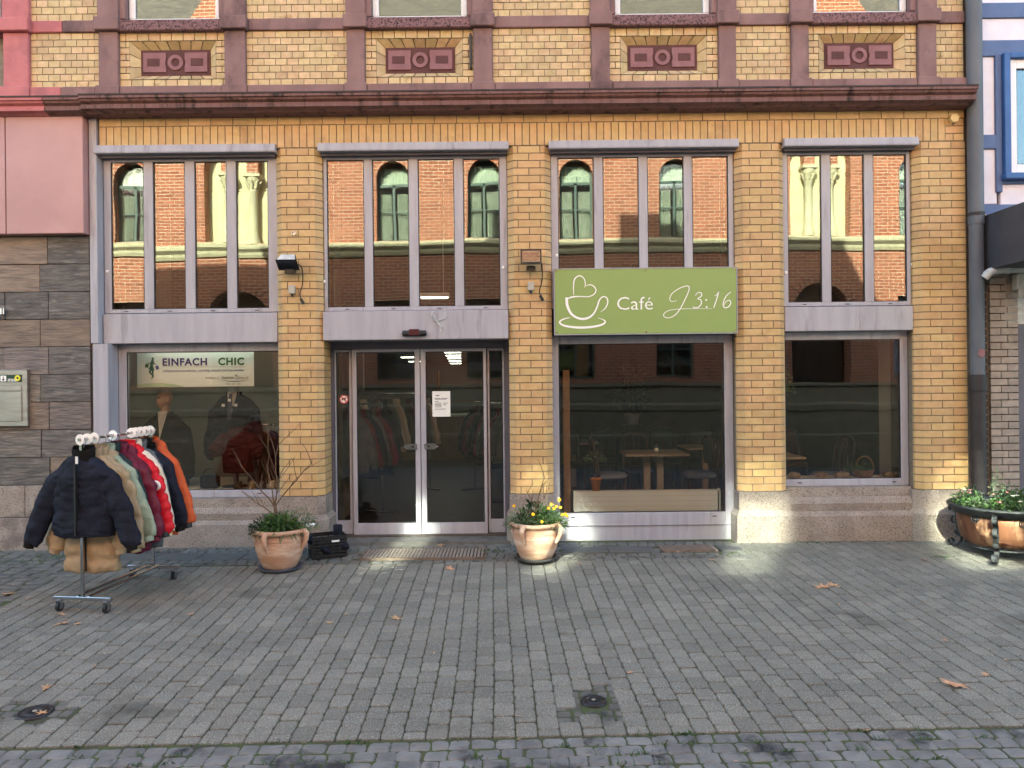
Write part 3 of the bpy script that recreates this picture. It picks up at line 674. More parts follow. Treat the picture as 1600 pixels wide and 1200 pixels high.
def owin(x0, x1, z0, z1, cur=True):
    y = -.22; mb = MB(); f = .055; c = (x0+x1)/2
    for q in ((x0,x0+f,z0,z1),(x1-f,x1,z0,z1),(c-.03,c+.03,z0+f,z1-.55),(x0+f,x1-f,z0,z0+f),(x0+f,x1-f,z1-.6,z1-.53),(x0+f,x1-f,z1-f,z1),(x0+f,c-.03,z0+.75,z0+.78),(c+.03,x1-f,z0+.75,z0+.78)): mb.box(q[0],q[1],y-.04,y,q[2],q[3])
    o = mb.build('window', 'green_frame', O)
    MB().box(x0+f, x1-f, y-.024, y-.018, z1-.53, z1-f).build('pane', 'glass_small', o)
    for e, hx in ((1, x0+f), (-1, x1-f)):                        # two casements, hung at the sides, not quite flush; one ajar to aim sunlight
        dl = R.uniform(-.006,.006) if not (e > 0 and abs(x0+2.58+.84) < .01) else .058
        wd_ = c-.03-x0-f; q = lambda t, k: (hx+e*t*math.cos(dl), y-.021+e*0+t*math.sin(dl)*(1 if e > 0 else -1)+k)
        P = [q(0,-.003), q(wd_,-.003), q(wd_,.003), q(0,.003)]
        MB().prism(P if e > 0 else P[::-1], z0+f, z1-.6).build('pane', 'glass_far', o)
    if cur:
        cm = MB(); n = 48
        for sx0, sx1, b0, b1 in ((x0+.05,x1-.05,z1-.62,z1-.1), (x0+.05,c-.07,z0+.06,z1-.75), (c+.07,x1-.05,z0+.06,z1-.75)):
            V = []
            for k in range(n+1):
                xx = sx0+(sx1-sx0)*k/n; yy = y-.09+.022*math.sin(k*1.05)+.01*math.sin(k*.37)
                V += [(xx, yy, b0+.02*math.sin(k*.9)), (xx, yy, b1)]
            cm.add(V, [(2*k,2*k+2,2*k+3,2*k+1) for k in range(n)], 0, True)
        cm.build('curtain', 'curtain', o)
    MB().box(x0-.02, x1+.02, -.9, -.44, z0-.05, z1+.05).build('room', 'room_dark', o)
for x in WX: owin(x-.42, x+.42, 5.42, 7.42); owin(x-.5, x+.5, 1.9, 3.9, False)
for a, b in NICHE:
    MB().box(a, b, -.40, -.30, 5.42, 8.1).build('niche_wall', 'cream_plaster', O)
    for c in (a+(b-a)*.33, a+(b-a)*.72):
        cm = MB(); cm.lathe([(.17,5.42),(.17,5.52),(.13,5.58),(.14,5.64),(.105,5.70),(.10,6.75),(.12,6.78),(.10,6.82),(.13,6.95),(.19,7.08),(.19,7.12)], (c,-.14,0), 16); cm.box(c-.2,c+.2,-.3,.06,7.12,7.2)
        for k in range(8):
            t = 2*PI*k/8; cm.tube([(c+.11*math.cos(t),-.14+.11*math.sin(t),6.84),(c+.15*math.cos(t),-.14+.15*math.sin(t),6.98),(c+.22*math.cos(t),-.14+.22*math.sin(t),7.02)], [.03,.035,.015], 5)
        cm.build('column', 'cream_stone', O)
        MB().box(c-.14, c+.14, -.28, -.02, 7.2, 8.0).build('impost', 'red_brick', O)
    MB().box(a+.10, b-.10, -.44, -.40, -.4, 4.2).build('portal_door', 'dark_wood', O)
    rg = MB(); c = (a+b)/2; r = (b-a)/2-.05
    for k in range(19):
        t0, t1 = PI*k/19+.012, PI*(k+1)/19-.012
        rg.prism([(c+(r+d)*math.cos(t), 4.25-r+(r+d)*math.sin(t)) for t, d in ((t0,.0),(t0,.26),(t1,.26),(t1,.0))], -.05, .03, 'y')
    rg.build('portal_arch', 'red_brick', O)
MB().prism([(-.05,5.03),(.05,5.05),(.09,5.12),(.10,5.18),(.19,5.26),(.20,5.33),(.0,5.40),(-.05,5.40)], -11.5, 11.5, 'x').build('string_course', 'cream_stone', O)
MB().prism([(-.05,-.6),(.13,-.6),(.13,.45),(.09,.5),(.09,1.05),(.12,1.10),(.12,1.22),(.06,1.28),(.06,1.66),(.11,1.70),(.11,1.775),(-.05,1.79)], -11.5, 11.5, 'x').build('plinth', 'plinth_stone', O)
for a_, b_ in ((-11.5,-8.62),(-4.98,5.98),(9.62,11.5)): MB().prism([(-.05,8.7),(.08,8.7),(.22,8.95),(.22,9.05),(-.05,9.08)], a_, b_, 'x').build('eaves', 'cream_stone', O)
MB().prism([(.1,9.06),(-4.5,15.2),(-9,9.06)], -11.5, 11.5, 'x').build('roof', 'slate', O); MB().box(-11.5, 11.5, -8.9, -8.7, -.5, 9.0).build('rear_wall', 'red_brick', O)
for e in (-11.5, 11.3): MB().box(e, e+.2, -8.7, -.46, -.5, 9.0).build('side_wall', 'red_brick', O)
# ================================================================== GROUND
gr = MB()
gr.add([(-60,-60,gz(-60)-.012),(60,-60,gz(-60)-.012),(60,-4.2,gz(-4.2)-.012),(-60,-4.2,gz(-4.2)-.012)], [(0,1,2,3)], 0)
gr.add([(-60,-4.2,gz(-4.2)-.012),(60,-4.2,gz(-4.2)-.012),(60,0,-.012),(-60,0,-.012)], [(0,1,2,3)], 1); gr.add([(-60,0,-.012),(60,0,-.012),(60,60,-.012),(-60,60,-.012)], [(0,1,2,3)], 1)
ground = gr.build('pavement', ['joint_soil','joint_soil'], kind='structure')
TH = .0225; cs, sn = math.cos(TH), math.sin(TH)
def W(s, t): return (s*cs-t*sn, -4.36+s*sn+t*cs)
PW, PLN = .1240, .1655
def stone_mesh(name, w, l, m, var, b=.007, j=.004, dome=0.0, rough=0.0, seed=0, dep=.03):
    r = random.Random(seed); n = 4
    c = [(-w/2,-l/2),(w/2,-l/2),(w/2,l/2),(-w/2,l/2)]
    c = [(x+r.uniform(-rough,rough), y+r.uniform(-rough,rough)) for x, y in c]
    pts = []
    for k in range(4):                                        # clipped corners
        p, q, s_ = Vector(c[k-1]), Vector(c[k]), Vector(c[(k+1)%4]); cc = .10 if rough else .03
        pts += [q.lerp(p, cc+r.uniform(0, rough*6)), q.lerp(s_, cc+r.uniform(0, rough*6))]
        if rough: pts.append(q.lerp(s_, .5)+Vector((r.uniform(-rough,rough)*.7, r.uniform(-rough,rough)*.7)))
    k = len(pts); V = [(p.x,p.y,-dep) for p in pts]+[(p.x,p.y,-b*.9-dome) for p in pts]+[(p.x*(1-2*b/w), p.y*(1-2*b/l), -dome*.5+r.uniform(-rough,rough)*.08) for p in pts]
    F = [(i,(i+1)%k,k+(i+1)%k,k+i) for i in range(k)]+[(k+i,k+(i+1)%k,2*k+(i+1)%k,2*k+i) for i in range(k)]
    if dome:
        V += [(p.x*.5, p.y*.5, r.uniform(-.001,.001)) for p in pts]; F += [(2*k+i,2*k+(i+1)%k,3*k+(i+1)%k,3*k+i) for i in range(k)]+[tuple(range(3*k,4*k))]
    else: F += [tuple(range(2*k,3*k))]
    return V, F
def mk(name, VF, m, sm=False):
    me = bpy.data.meshes.new(name); me.from_pydata(VF[0], [], VF[1]); me.materials.append(MATS[m]); return me
# --- the grey concrete pavers
near, rest = [], MB()
c0, c1 = -36, 54
drain = [(.475,-3.93,.17,.22), (-2.87,-4.01,.20,.15)]
for ci in range(c0, c1):
    s = ci*PW+PW/2; ds = .0
    t = 0.0; odd = ci % 2; k = 0
    ph = R.uniform(-.012,.012)
    tmax = 3.62
    if s > 2.42: tmax = 4.30-s*.0225
    while t < tmax:
        L = PLN*.5 if (k == 0 and odd) else PLN*R.uniform(.965,1.03)
        L = min(L, tmax+.02-t)
        if L < .03: break
        x, y = W(s+.005*math.sin(t*2.1+ci*.12)+R.uniform(-.0012,.0012), t+L/2)
        t += L; k += 1
        if any(abs(x-d[0]) < d[2] and abs(y-d[1]) < d[3] for d in drain): continue
        if x < -4.36 or y > .06: continue
        near.append((x, y, PW-.005, L-.007))
near.sort(key=lambda q: q[1] if abs(q[0]) < (8.6+q[1])*.70 else 99)
pv = [mk('paver', stone_mesh('p', PW-.005, PLN-.007, 'paver', 0, .0055, rough=.0007, seed=i, dep=.025), 'paver') for i in range(4)]
pvs = [stone_mesh('p', PW-.005, PLN-.007, 'paver', 0, .0055, rough=.0007, seed=i, dep=.025) for i in range(4)]
for i, (x, y, w_, l_) in enumerate(near):
    sy = l_/(PLN-.007); z = gz(y)+R.uniform(-.003,.003); rx, ry = R.uniform(-.006,.006), R.uniform(-.008,.008)
    if i < 300:
        o = link('paver', pv[i % 4], ground, None, (x,y,z), (.035+rx, ry, TH+R.uniform(-.006,.006))); o.scale = (1, sy, 1)
    else:
        M_ = Matrix.Translation((x,y,z)) @ Euler((.035+rx,ry,TH+R.uniform(-.006,.006))).to_matrix().to_4x4() @ Matrix.Diagonal((1,sy,1,1))
        V, F = pvs[i % 4]; rest.add([M_ @ Vector(v) for v in V], F)
rest.build('paver_field', 'paver', ground, kind='stuff')
# --- cobbled gutter strip in the foreground
road = tag_ = bpy.data.objects.new('cobbled_road', None); sc.collection.objects.link(road); road['kind'] = 'structure'
cb = [mk('cobble', stone_mesh('c', .117, .0965, 'cobble', 0, .008, rough=.0075, dome=.003, seed=40+i, dep=.05), 'cobble') for i in range(9)]
cbs = [stone_mesh('c', .117, .0965, 'cobble', 0, .008, rough=.0075, dome=.003, seed=40+i, dep=.05) for i in range(9)]
rest = MB(); cnt = 0; lst = []
for r_ in range(62):
    s = -9.0+R.uniform(0,.1); t = -.062-r_*.1
    while s < 9.0:
        wd = .122*R.uniform(.78,1.18); lst.append((r_, s+wd/2, t+R.uniform(-.004,.004)+.008*math.sin(s*1.3+r_*.2), wd, R.randrange(9))); s += wd
lst.sort(key=lambda q: (q[0] > 4 or abs(q[1]) > 3.3, q[0]))
for i, (r_, s, t, wd, v) in enumerate(lst):
    x, y = W(s, t); z = gz(y)-.004+R.uniform(-.003,.003); e = Euler((.035+R.uniform(-.03,.03), R.uniform(-.03,.03), TH+R.uniform(-.06,.06)))
    if i < 290:
        o = link('cobble', cb[v], road, None, (x,y,z), e); o.scale = (wd/.122, 1, 1)
    else:
        M_ = Matrix.Translation((x,y,z)) @ e.to_matrix().to_4x4() @ Matrix.Diagonal((wd/.122,1,1,1)); V, F = cbs[v]; rest.add([M_ @ Vector(p) for p in V], F)
rest.build('cobble_field', 'cobble', road, kind='stuff')
# --- blue-grey setts: along the wall and left of the rack
st_ = [mk('sett', stone_mesh('c', .095, .095, 'sett', 0, .009, rough=.006, dome=.003, seed=80+i, dep=.04), 'sett') for i in range(6)]
def setts(x0, x1, y0, y1, w_, l_, skip=(), top=0.0, flat=True, nm='sett'):
    y = y0; k = 0
    while y < y1-.02:
        x = x0+R.uniform(-.05,0)
        while x < x1:
            ww = w_*R.uniform(.75,1.25); cx, cy = x+ww/2, y+l_/2; x += ww
            if any(a < cx < b and c < cy < d for a, b, c, d in skip) or cx < x0 or cx > x1: continue
            o = link(nm, R.choice(st_), ground, None, (cx, cy, gz(cy)+top+R.uniform(-.004,.002)), ((.035 if cy < 0 else 0)+R.uniform(-.02,.02), R.uniform(-.02,.02), R.uniform(-.04,.04)))
            o.scale = (ww/.103, l_/.103, 1)
        y += l_; k += 1
slabs = [(-4.30,-2.40,-.55,-.22), (.52,1.52,-.40,-.12), (1.58,2.18,-.40,-.12), (2.22,2.46,-.40,-.12), (-1.62,-.30,-.62,-.13)]
setts(-4.33, 2.44, -.72, .02, .115, .098, slabs)
setts(-2.1, -.05, .02, .40, .10, .085, (), .038)
setts(-6.2, -4.36, -3.2, .0, .18, .125)
for a, b, c, d in slabs[:2]+slabs[3:4]:
    n = max(1, round((b-a)/.5))
    for k in range(n):
        o = MB().bbox(a+(b-a)*k/n+.005, a+(b-a)*(k+1)/n-.005, c+.005, d-.005, -.03, .0, b=.004).build('paving_slab', 'dark_slab', ground)
        o.location = (0,0,gz((c+d)/2)+.001)
# cellar plate and doormat grating
cp = thing('cellar_plate', 'flat rusty brown metal plate in the paving under the café window', 'plate', (1.88,-.26,gz(-.26)))
mat('rust_plate', lin(128,112,100), lin(104,92,84), rough=.7, scale=9, metal=.3, bump=.3, bscale=60)
BOX('plate', 'rust_plate', cp, -.29, .27, -.135, .135, -.02, .004); BOX('rim', 'granite', cp, .275, .30, -.135, .135, -.02, .006)
mt = thing('doormat_grating', 'ribbed metal foot-scraper grating set in the paving before the glass doors', 'grating', (-.95,-.37,gz(-.37)))
mb = MB()
for q in ((-.66,.66,-.235,-.215),(-.66,.66,.215,.235),(-.66,-.64,-.215,.215),(.64,.66,-.215,.215)): mb.box(*q, -.03, .006)
mb.build('rim', 'rust_plate', mt); MB().box(-.64, .64, -.215, .215, -.03, -.012).build('tray', 'soil', mt)
mat('mat_strip', lin(150,140,132), lin(128,118,110), rough=.7, scale=20)
for k in range(34): BOX('strip', 'mat_strip', mt, -.632+k*.0374, -.608+k*.0374, -.212, .212, -.012, .003)
# manhole caps
def cap(x, y, r, label, nm='drain_cover'):
    o = thing(nm, label, 'drain cover', (x,y,gz(y)))
    o.rotation_euler = (.035,0,0)
    MB().lathe([(r,-.02),(r,.002),(r*.9,.006),(r*.88,.0035),(r*.62,.0035),(r*.6,.007),(r*.35,.007),(r*.33,.002),(0,.002)], n=24).build('lid', 'dark_metal', o)
    MB().lathe([(0,.0025),(r*.16,.0025),(r*.16,.011),(0,.012)], n=10).build('knob', 'steel', o)
cap(.475, -3.93, .078, 'small round iron drain cap among tiny setts in front of the café window')
cap(-2.87, -4.0, .10, 'dark iron drain cap with a fallen leaf on its edge, near the coat rack')
for d in drain: setts(d[0]-d[2]-.05, d[0]+d[2]+.04, d[1]-d[3]-.06, d[1]+d[3]+.09, .085, .085, [(d[0]-.085, d[0]+.085, d[1]-.085, d[1]+.085)], -.004, nm='sett')
# weeds in the joints
wd = MB()
def blade(mb, x, y, z, h, a, wdt=.004):
    dx, dy = math.cos(a), math.sin(a); mb.add([(x-dy*wdt,y+dx*wdt,z),(x+dy*wdt,y-dx*wdt,z),(x+dx*h*.35,y+dy*h*.35,z+h*.75),(x+dx*h*.8,y+dy*h*.8,z+h)], [(0,1,2),(0,2,3)])
for _ in range(70):
    s, t = R.uniform(-3.2,3.2), R.choice([-.012,-.112,-.212,-.312])+R.uniform(-.01,.01); x, y = W(s,t)
    for k in range(R.randrange(5,16)): blade(wd, x+R.gauss(0,.022), y+R.gauss(0,.012), gz(y)-.012, R.uniform(.012,.03), R.uniform(0,6.3))
for x, y, n, sp in ((-4.8,-.35,150,.18), (-4.5,-.6,80,.12), (-5.1,-.5,60,.15), (3.3,-.1,40,.12), (4.35,-.75,60,.05), (-1.9,-.25,40,.08), (-.25,-.3,70,.1),(2.5,-.5,50,.15)):
    for k in range(n): xx, yy = x+R.gauss(0,sp), min(-.02,y+R.gauss(0,sp*.3)); blade(wd, xx, yy, gz(yy)-.01, R.uniform(.012,.035), R.uniform(0,6.3))
wo = wd.build('weeds', 'leaf_green', kind='stuff'); wo['label'] = 'small green weeds growing in the paving joints'; wo['category'] = 'weeds'
# ================================================================== FALLEN LEAVES
def leaf_mesh(seed, lobes=5, curl=.3):
    r = random.Random(seed); n = lobes*4; pts = []
    for k in range(n+1):
        a = -2.4+4.8*k/n; ph = (k % 4)/4
        rad = (1.0 if k % 4 == 2 else (.62 if k % 2 else .42))*(1-.18*abs(a)/2.4)*r.uniform(.88,1.1); pts.append((rad*math.sin(a), rad*math.cos(a)))
    V = [(0,-.05,.10)]+[(x, y, curl*(abs(x)**1.6*.35+max(0,y)**2*.25*r.uniform(.5,1.3))+r.uniform(0,.05)) for x, y in pts]
    V += [(0,-.55,.1),(.03,-.55,.1)]
    F = [(0,k,k+1) for k in range(1, n+1)]+[(0,len(V)-2,len(V)-1)]
    return mk('leaf', (V, F), 'dead_leaf')
LM = [leaf_mesh(i, 5 if i < 4 else 3, .25+.12*(i % 3)) for i in range(7)]
big = [(705,889,.075,'tan plane leaf lying on the sunlit paving before the doors'), (621,967,.07,'reddish brown leaf flat on the pavers in front of the doors'), (1285,919,.095,'brown leaf, darker one of the curled pair right of the café window'),
       (1303,916,.08,'pale tan leaf, lighter one of the curled pair right of the café window'), (1492,1071,.105,'large five-pointed tan leaf on the pavers, biggest of the fallen leaves'), (97,976,.075,'reddish leaf on the pavers just before the coat rack wheels'), (121,976,.04,'small yellowish leaf beside the reddish one before the coat rack'),
       (99,961,.045,'brown leaf under the coat rack front castor'), (517,974,.045,'small pink-brown leaf lying alone left of the red-brown one'), (66,1116,.045,'orange leaf on the rim of the iron drain cap'), (1446,876,.055,'thin leaf on the paving near the copper planter'), (1113,876,.06,'tan leaf by the rusty plate under the café window'), (690,853,.06,'brown leaf on the setts at the door sill'),
       (298,961,.04,'pale leaf lying between coat rack and door paving'), (983,1052,.035,'small pale leaf above the round drain cap'), (1540,1055,.035,'small tan leaf to the upper right of the big five-pointed leaf'), (70,1076,.05,'thin twisted yellow leaf at the picture\'s left foreground'), (8,930,.09,'brown leaf heap piece at the left picture edge')]
for i, (px, py, s, lb) in enumerate(big):
    o = link('fallen_leaf', LM[i % 4], None, None, G(px,py)+Vector((0,0,.006)), (R.uniform(-.1,.2), R.uniform(-.2,.2), R.uniform(0,6.3))); o.scale = (s,s,s); tag(o, lb, 'leaf', 'fallen leaves on the paving')
for px, py in [(1060,863),(1120,868),(905,880),(963,905),(1070,878),(1403,922),(1312,945),(1358,944),(164,1022),(147,1042),(678,1021),(810,1120),(812,1156),(1150,1190),(1355,1142),(1570,1032),(860,886),(43,935),(41,915),(20,914),(430,916),(370,935),(1087,870),(20,965),(540,960),(1220,853),(1380,840),(1480,1002),(1475,1000),(880,866)]:
    s = R.uniform(.016,.032); o = link('leaf_fragment', R.choice(LM), None, None, G(px,py)+Vector((0,0,.004)), (R.uniform(-.3,.3), R.uniform(-.3,.3), R.uniform(0,6.3))); o.scale = (s,s*.7,s)
    tag(o, 'tiny curled brown leaf scrap on the grey paving', 'leaf', 'leaf scraps on the paving')
# ================================================================== CAFÉ SIGN
cs_ = thing('cafe_sign', 'green café sign board with white steaming cup and lettering, over the large window', 'sign', (1.50,.0,2.70))
BOX('board', 'sign_green', cs_, -1.012, 1.012, -.03, .0, -.362, .362, b=.004)
fr = MB()
for q in ((-1.022,-1.0125,-.372,.372),(1.0125,1.022,-.372,.372),(-1.0125,1.0125,-.372,-.3625),(-1.0125,1.0125,.3625,.372)): fr.box(q[0],q[1],-.034,.06,q[2],q[3])
fr.build('frame', 'lavender_metal', cs_)
MB().box(-1.0, 1.0, .0, .10, -.36, .36).build('backing', 'lavender_dark', cs_)
def sp(cx, cy): return ((cx-672-.0105*(cy-357))/447, (357-cy-.0105*(cx-672))/447)
lg = MB()
ribbon(lg, [sp(*p) for p in [(313,328),(312,285),(318,248),(342,232),(364,246),(371,272),(366,292)]], [.006,.011,.013,.012,.011,.009,.003], -.0335)
ribbon(lg, [sp(*p) for p in [(372,284),(392,277),(412,284),(424,303),(414,324),(385,336),(340,335),(300,339),(272,352)]], [.004,.010,.013,.012,.011,.010,.012,.018,.006], -.0340)
ribbon(lg, [sp(*p) for p in [(278,340),(281,380),(300,420),(330,441),(362,447),(392,438),(414,418),(430,385),(440,355),(455,338),(472,338),(482,352),(480,375),(466,398),(446,413)]], [.030,.030,.026,.024,.026,.022,.018,.016,.014,.012,.012,.013,.013,.010,.003], -.0345)
ribbon(lg, [sp(*p) for p in [(298,440),(262,448),(243,463),(262,479),(310,488),(358,490),(408,486),(452,476),(470,462),(458,450),(432,442)]], [.004,.014,.018,.022,.024,.026,.024,.022,.016,.010,.003], -.0350)
lg.build('cup_emblem', 'sign_white', cs_)
x_, z_ = sp(524, 402); text('Café', .208, 'sign_white', cs_, x_, -.0325, z_, bold=-.0016, sx=1.08)
sc_ = MB()
ribbon(sc_, [sp(*p) for p in [(826,356),(800,360),(791,345),(803,320),(835,297),(868,284),(887,287),(884,312),(866,352),(845,393),(820,425),(790,441),(764,436),(763,420),(790,404),(850,397),(930,396),(1002,396)]], [.004,.007,.008,.008,.009,.009,.009,.009,.010,.010,.009,.008,.008,.008,.007,.006,.005,.003], -.0335, k=7)
ribbon(sc_, [sp(*p) for p in [(918,330),(932,316),(947,318),(949,333),(930,346),(945,352),(948,370),(934,388),(914,391),(906,384)]], [.006,.009,.010,.010,.008,.010,.011,.010,.009,.006], -.0340)
for c in ((973,352),(975,387)): ribbon(sc_, [sp(c[0]-4,c[1]), sp(c[0]+4,c[1])], .018, -.0335)
ribbon(sc_, [sp(*p) for p in [(1014,333),(1026,326),(1035,312),(1024,350),(1010,392)]], [.005,.008,.011,.011,.009], -.0335)
ribbon(sc_, [sp(*p) for p in [(1096,312),(1076,328),(1062,352),(1057,378),(1066,391),(1084,386),(1095,368),(1087,354),(1070,362),(1061,378)]], [.006,.009,.010,.010,.011,.011,.010,.009,.008,.005], -.0335)
sc_.build('script_lettering', 'sign_white', cs_)
for x_ in (-.99, 0, .99):
    for z_ in (-.345, .345): MB().tube([(x_,-.03,z_),(x_,-.036,z_)], .009, 8).build('screw', 'chrome', cs_)
# ================================================================== FITTINGS ON THE FRONT
def floodlight(px, py, tilt, silver, label):
    x, z = X(px,py), Z(px,py); o = thing('floodlight', label, 'floodlight', (x,-.02,z), 0, 'floodlights on the brick pillars')
    a = tilt; mb = MB()
    def rot(p): return (p[0], -.13+(p[1]*math.cos(a)-p[2]*math.sin(a)), p[1]*math.sin(a)+p[2]*math.cos(a))
    V = [(-.115,-.06,-.075),(.115,-.06,-.075),(.115,-.06,.085),(-.115,-.06,.085),(-.075,.05,-.05),(.075,.05,-.05),(.075,.05,.06),(-.075,.05,.06)]
    mb.add([rot(p) for p in V], [(0,1,2,3),(4,7,6,5),(0,4,5,1),(1,5,6,2),(2,6,7,3),(3,7,4,0)])
    for k in range(5):
        xx = -.06+k*.03; mb.add([rot(p) for p in [(xx,.045,-.04),(xx+.008,.045,-.04),(xx+.008,.045,.05),(xx,.045,.05),(xx,.075,-.03),(xx+.008,.075,-.03),(xx+.008,.075,.04),(xx,.075,.04)]], [(0,1,2,3),(4,7,6,5),(0,4,5,1),(1,5,6,2),(2,6,7,3),(3,7,4,0)])
    mb.build('housing', 'black_plastic', o)
    mb = MB(); mb.add([rot(p) for p in [(-.098,-.0625,-.055),(.098,-.0625,-.055),(.098,-.0625,.068),(-.098,-.0625,.068)]], [(0,1,2,3)]); mb.build('front_glass', 'glass_small', o)
    if silver:
        mb = MB(); mb.add([rot(p) for p in [(-.10,-.055,.088),(.10,-.055,.088),(.075,.045,.064),(-.075,.045,.064)]], [(0,1,2,3)]); mb.build('worn_top', 'pipe_white', o)
    mb = MB(); mb.box(-.05,.05,-.12,-.05,-.125,-.085); mb.box(-.035,.035,-.06,.02,-.11,-.07); mb.build('bracket', 'black_plastic', o)
    jb = BOX('junction_box', 'grey_plastic', o, -.035, .035, -.03, .0+.02, -.34, -.245, b=.006)
    MB().tube([(0,-.01,-.34),(0,-.01,-.375)], .012, 8).build('gland', 'black_plastic', jb)
    MB().tube(catmull([(.06,-.06,-.02),(.12,-.05,-.05),(.125,-.03,-.22),(.095,-.03,-.34),(.105,-.03,-.40),(.125,-.03,-.43)],6), .006, 6).tube([(.10,-.03,-.40),(.135,-.03,-.455)], .016, 8).build('cable', 'black_plastic', o)
floodlight(457, 412, .95, True, 'tilted floodlight with worn silver top, on the pillar between shop window and doors')
floodlight(829, 407, -.12, False, 'square black floodlight on the pillar between doors and café sign')
ey = tag(MB().tube([(0,0,0),(0,-.06,0)], .012, 8).tube([(0.02*math.cos(t),-.075,.02*math.sin(t)) for t in [k*PI/5 for k in range(10)]], .006, 6).build('eye_bolt', 'chrome', loc=(X(462,367),0,Z(462,367))), 'chrome eye bolt high on the pillar beside the first shop window', 'bolt')
se = thing('door_sensor', 'black and maroon motion sensor above the sliding doors', 'sensor', (X(648,521,.02),.018,Z(648,521,.02)))
MB().tube([(-.135,-.03,0),(-.125,-.03,0),(.125,-.03,0),(.135,-.03,0)], [.02,.032,.032,.02], 14).build('housing', 'black_plastic', se); mat('maroon', lin(70,30,36), rough=.3); BOX('cover', 'maroon', se, -.06, .06, -.066, -.02, -.028, .045, b=.008)
wr = tag(MB().tube(catmull([(0,0,.16),(.02,-.02,.09),(-.0,-.03,.05),(-.10,-.03,.03),(-.14,-.03,.10),(-.11,-.03,.13)],6), .005, 6).tube(catmull([(-.13,-.03,.11),(-.08,-.03,.02),(-.03,-.03,-.05),(-.045,-.03,-.09)],5), .006, 6).tube(catmull([(-.04,-.03,-.03),(0,-.03,-.05),(.0,-.03,-.07)],4), .004, 5).build('loose_cable', 'pipe_white', loc=(X(694,505,.02),.035,Z(694,505,.02))), 'loose white cable loop dangling above the sliding doors', 'cable')
MB_ = MB(); MB_.prism([(.05*math.cos(t), .05*math.sin(t)) for t in [k*PI/3+.2 for k in range(6)]][::-1], -.06, 0, 'y'); mat('alarm_beige', lin(206,184,130), rough=.5)
tag(MB_.build('alarm_siren', 'alarm_beige', loc=(X(1487,187),-.002,Z(1487,187))), 'small beige hexagonal alarm box under the cornice at the building corner', 'alarm')
pn = thing('paper_notice', 'white printed notice taped inside the glass door', 'notice', (X(690,631,YD),YD-.034,Z(690,631,YD)))
BOX('sheet', 'paper', pn, -.105, .105, .0, .003, -.148, .148)
lm = MB()
for k, (zz, a, b) in enumerate([(.10,-.07,-.02),(.095,-.06,-.03),(.065,-.075,-.01),(.065,.0,.075),(.055,-.075,.06),(.03,-.075,-.03),(.01,-.075,.0),(-.005,-.075,.0),(-.02,-.075,.005),(-.035,-.075,.0),(.01,.02,.075),(-.01,.02,.06),(-.06,-.075,.05)]): lm.box(a, b, -.001, .0, zz-.003, zz+.003)
lm.build('print', 'ink_grey', pn)
stk = thing('door_sticker', 'round red-rimmed prohibition sticker on the narrow left side light', 'sticker', (X(537,624,YD),YD+.015,Z(537,624,YD)))
MB().prism([(.055*math.cos(t), .055*math.sin(t)) for t in [k*PI/12 for k in range(24)]][::-1], 0, .003, 'y').build('disc', 'sign_white', stk)
rm_ = MB(); ribbon(rm_, [(.048*math.cos(t), .048*math.sin(t)) for t in [k*PI/12 for k in range(25)]], .012, -.002, k=1); ribbon(rm_, [(-.034,.034),(.034,-.034)], .010, -.0025, k=1); rm_.build('red_rim', 'ink_red', stk)
dm = MB(); ribbon(dm, [(-.025,-.012),(-.01,.008),(.012,.004),(.02,.02)], [.012,.02,.016,.01], -.0015); ribbon(dm, [(.012,.0),(.014,-.022)], .007, -.0016); dm.build('emblem', 'black_plastic', stk)
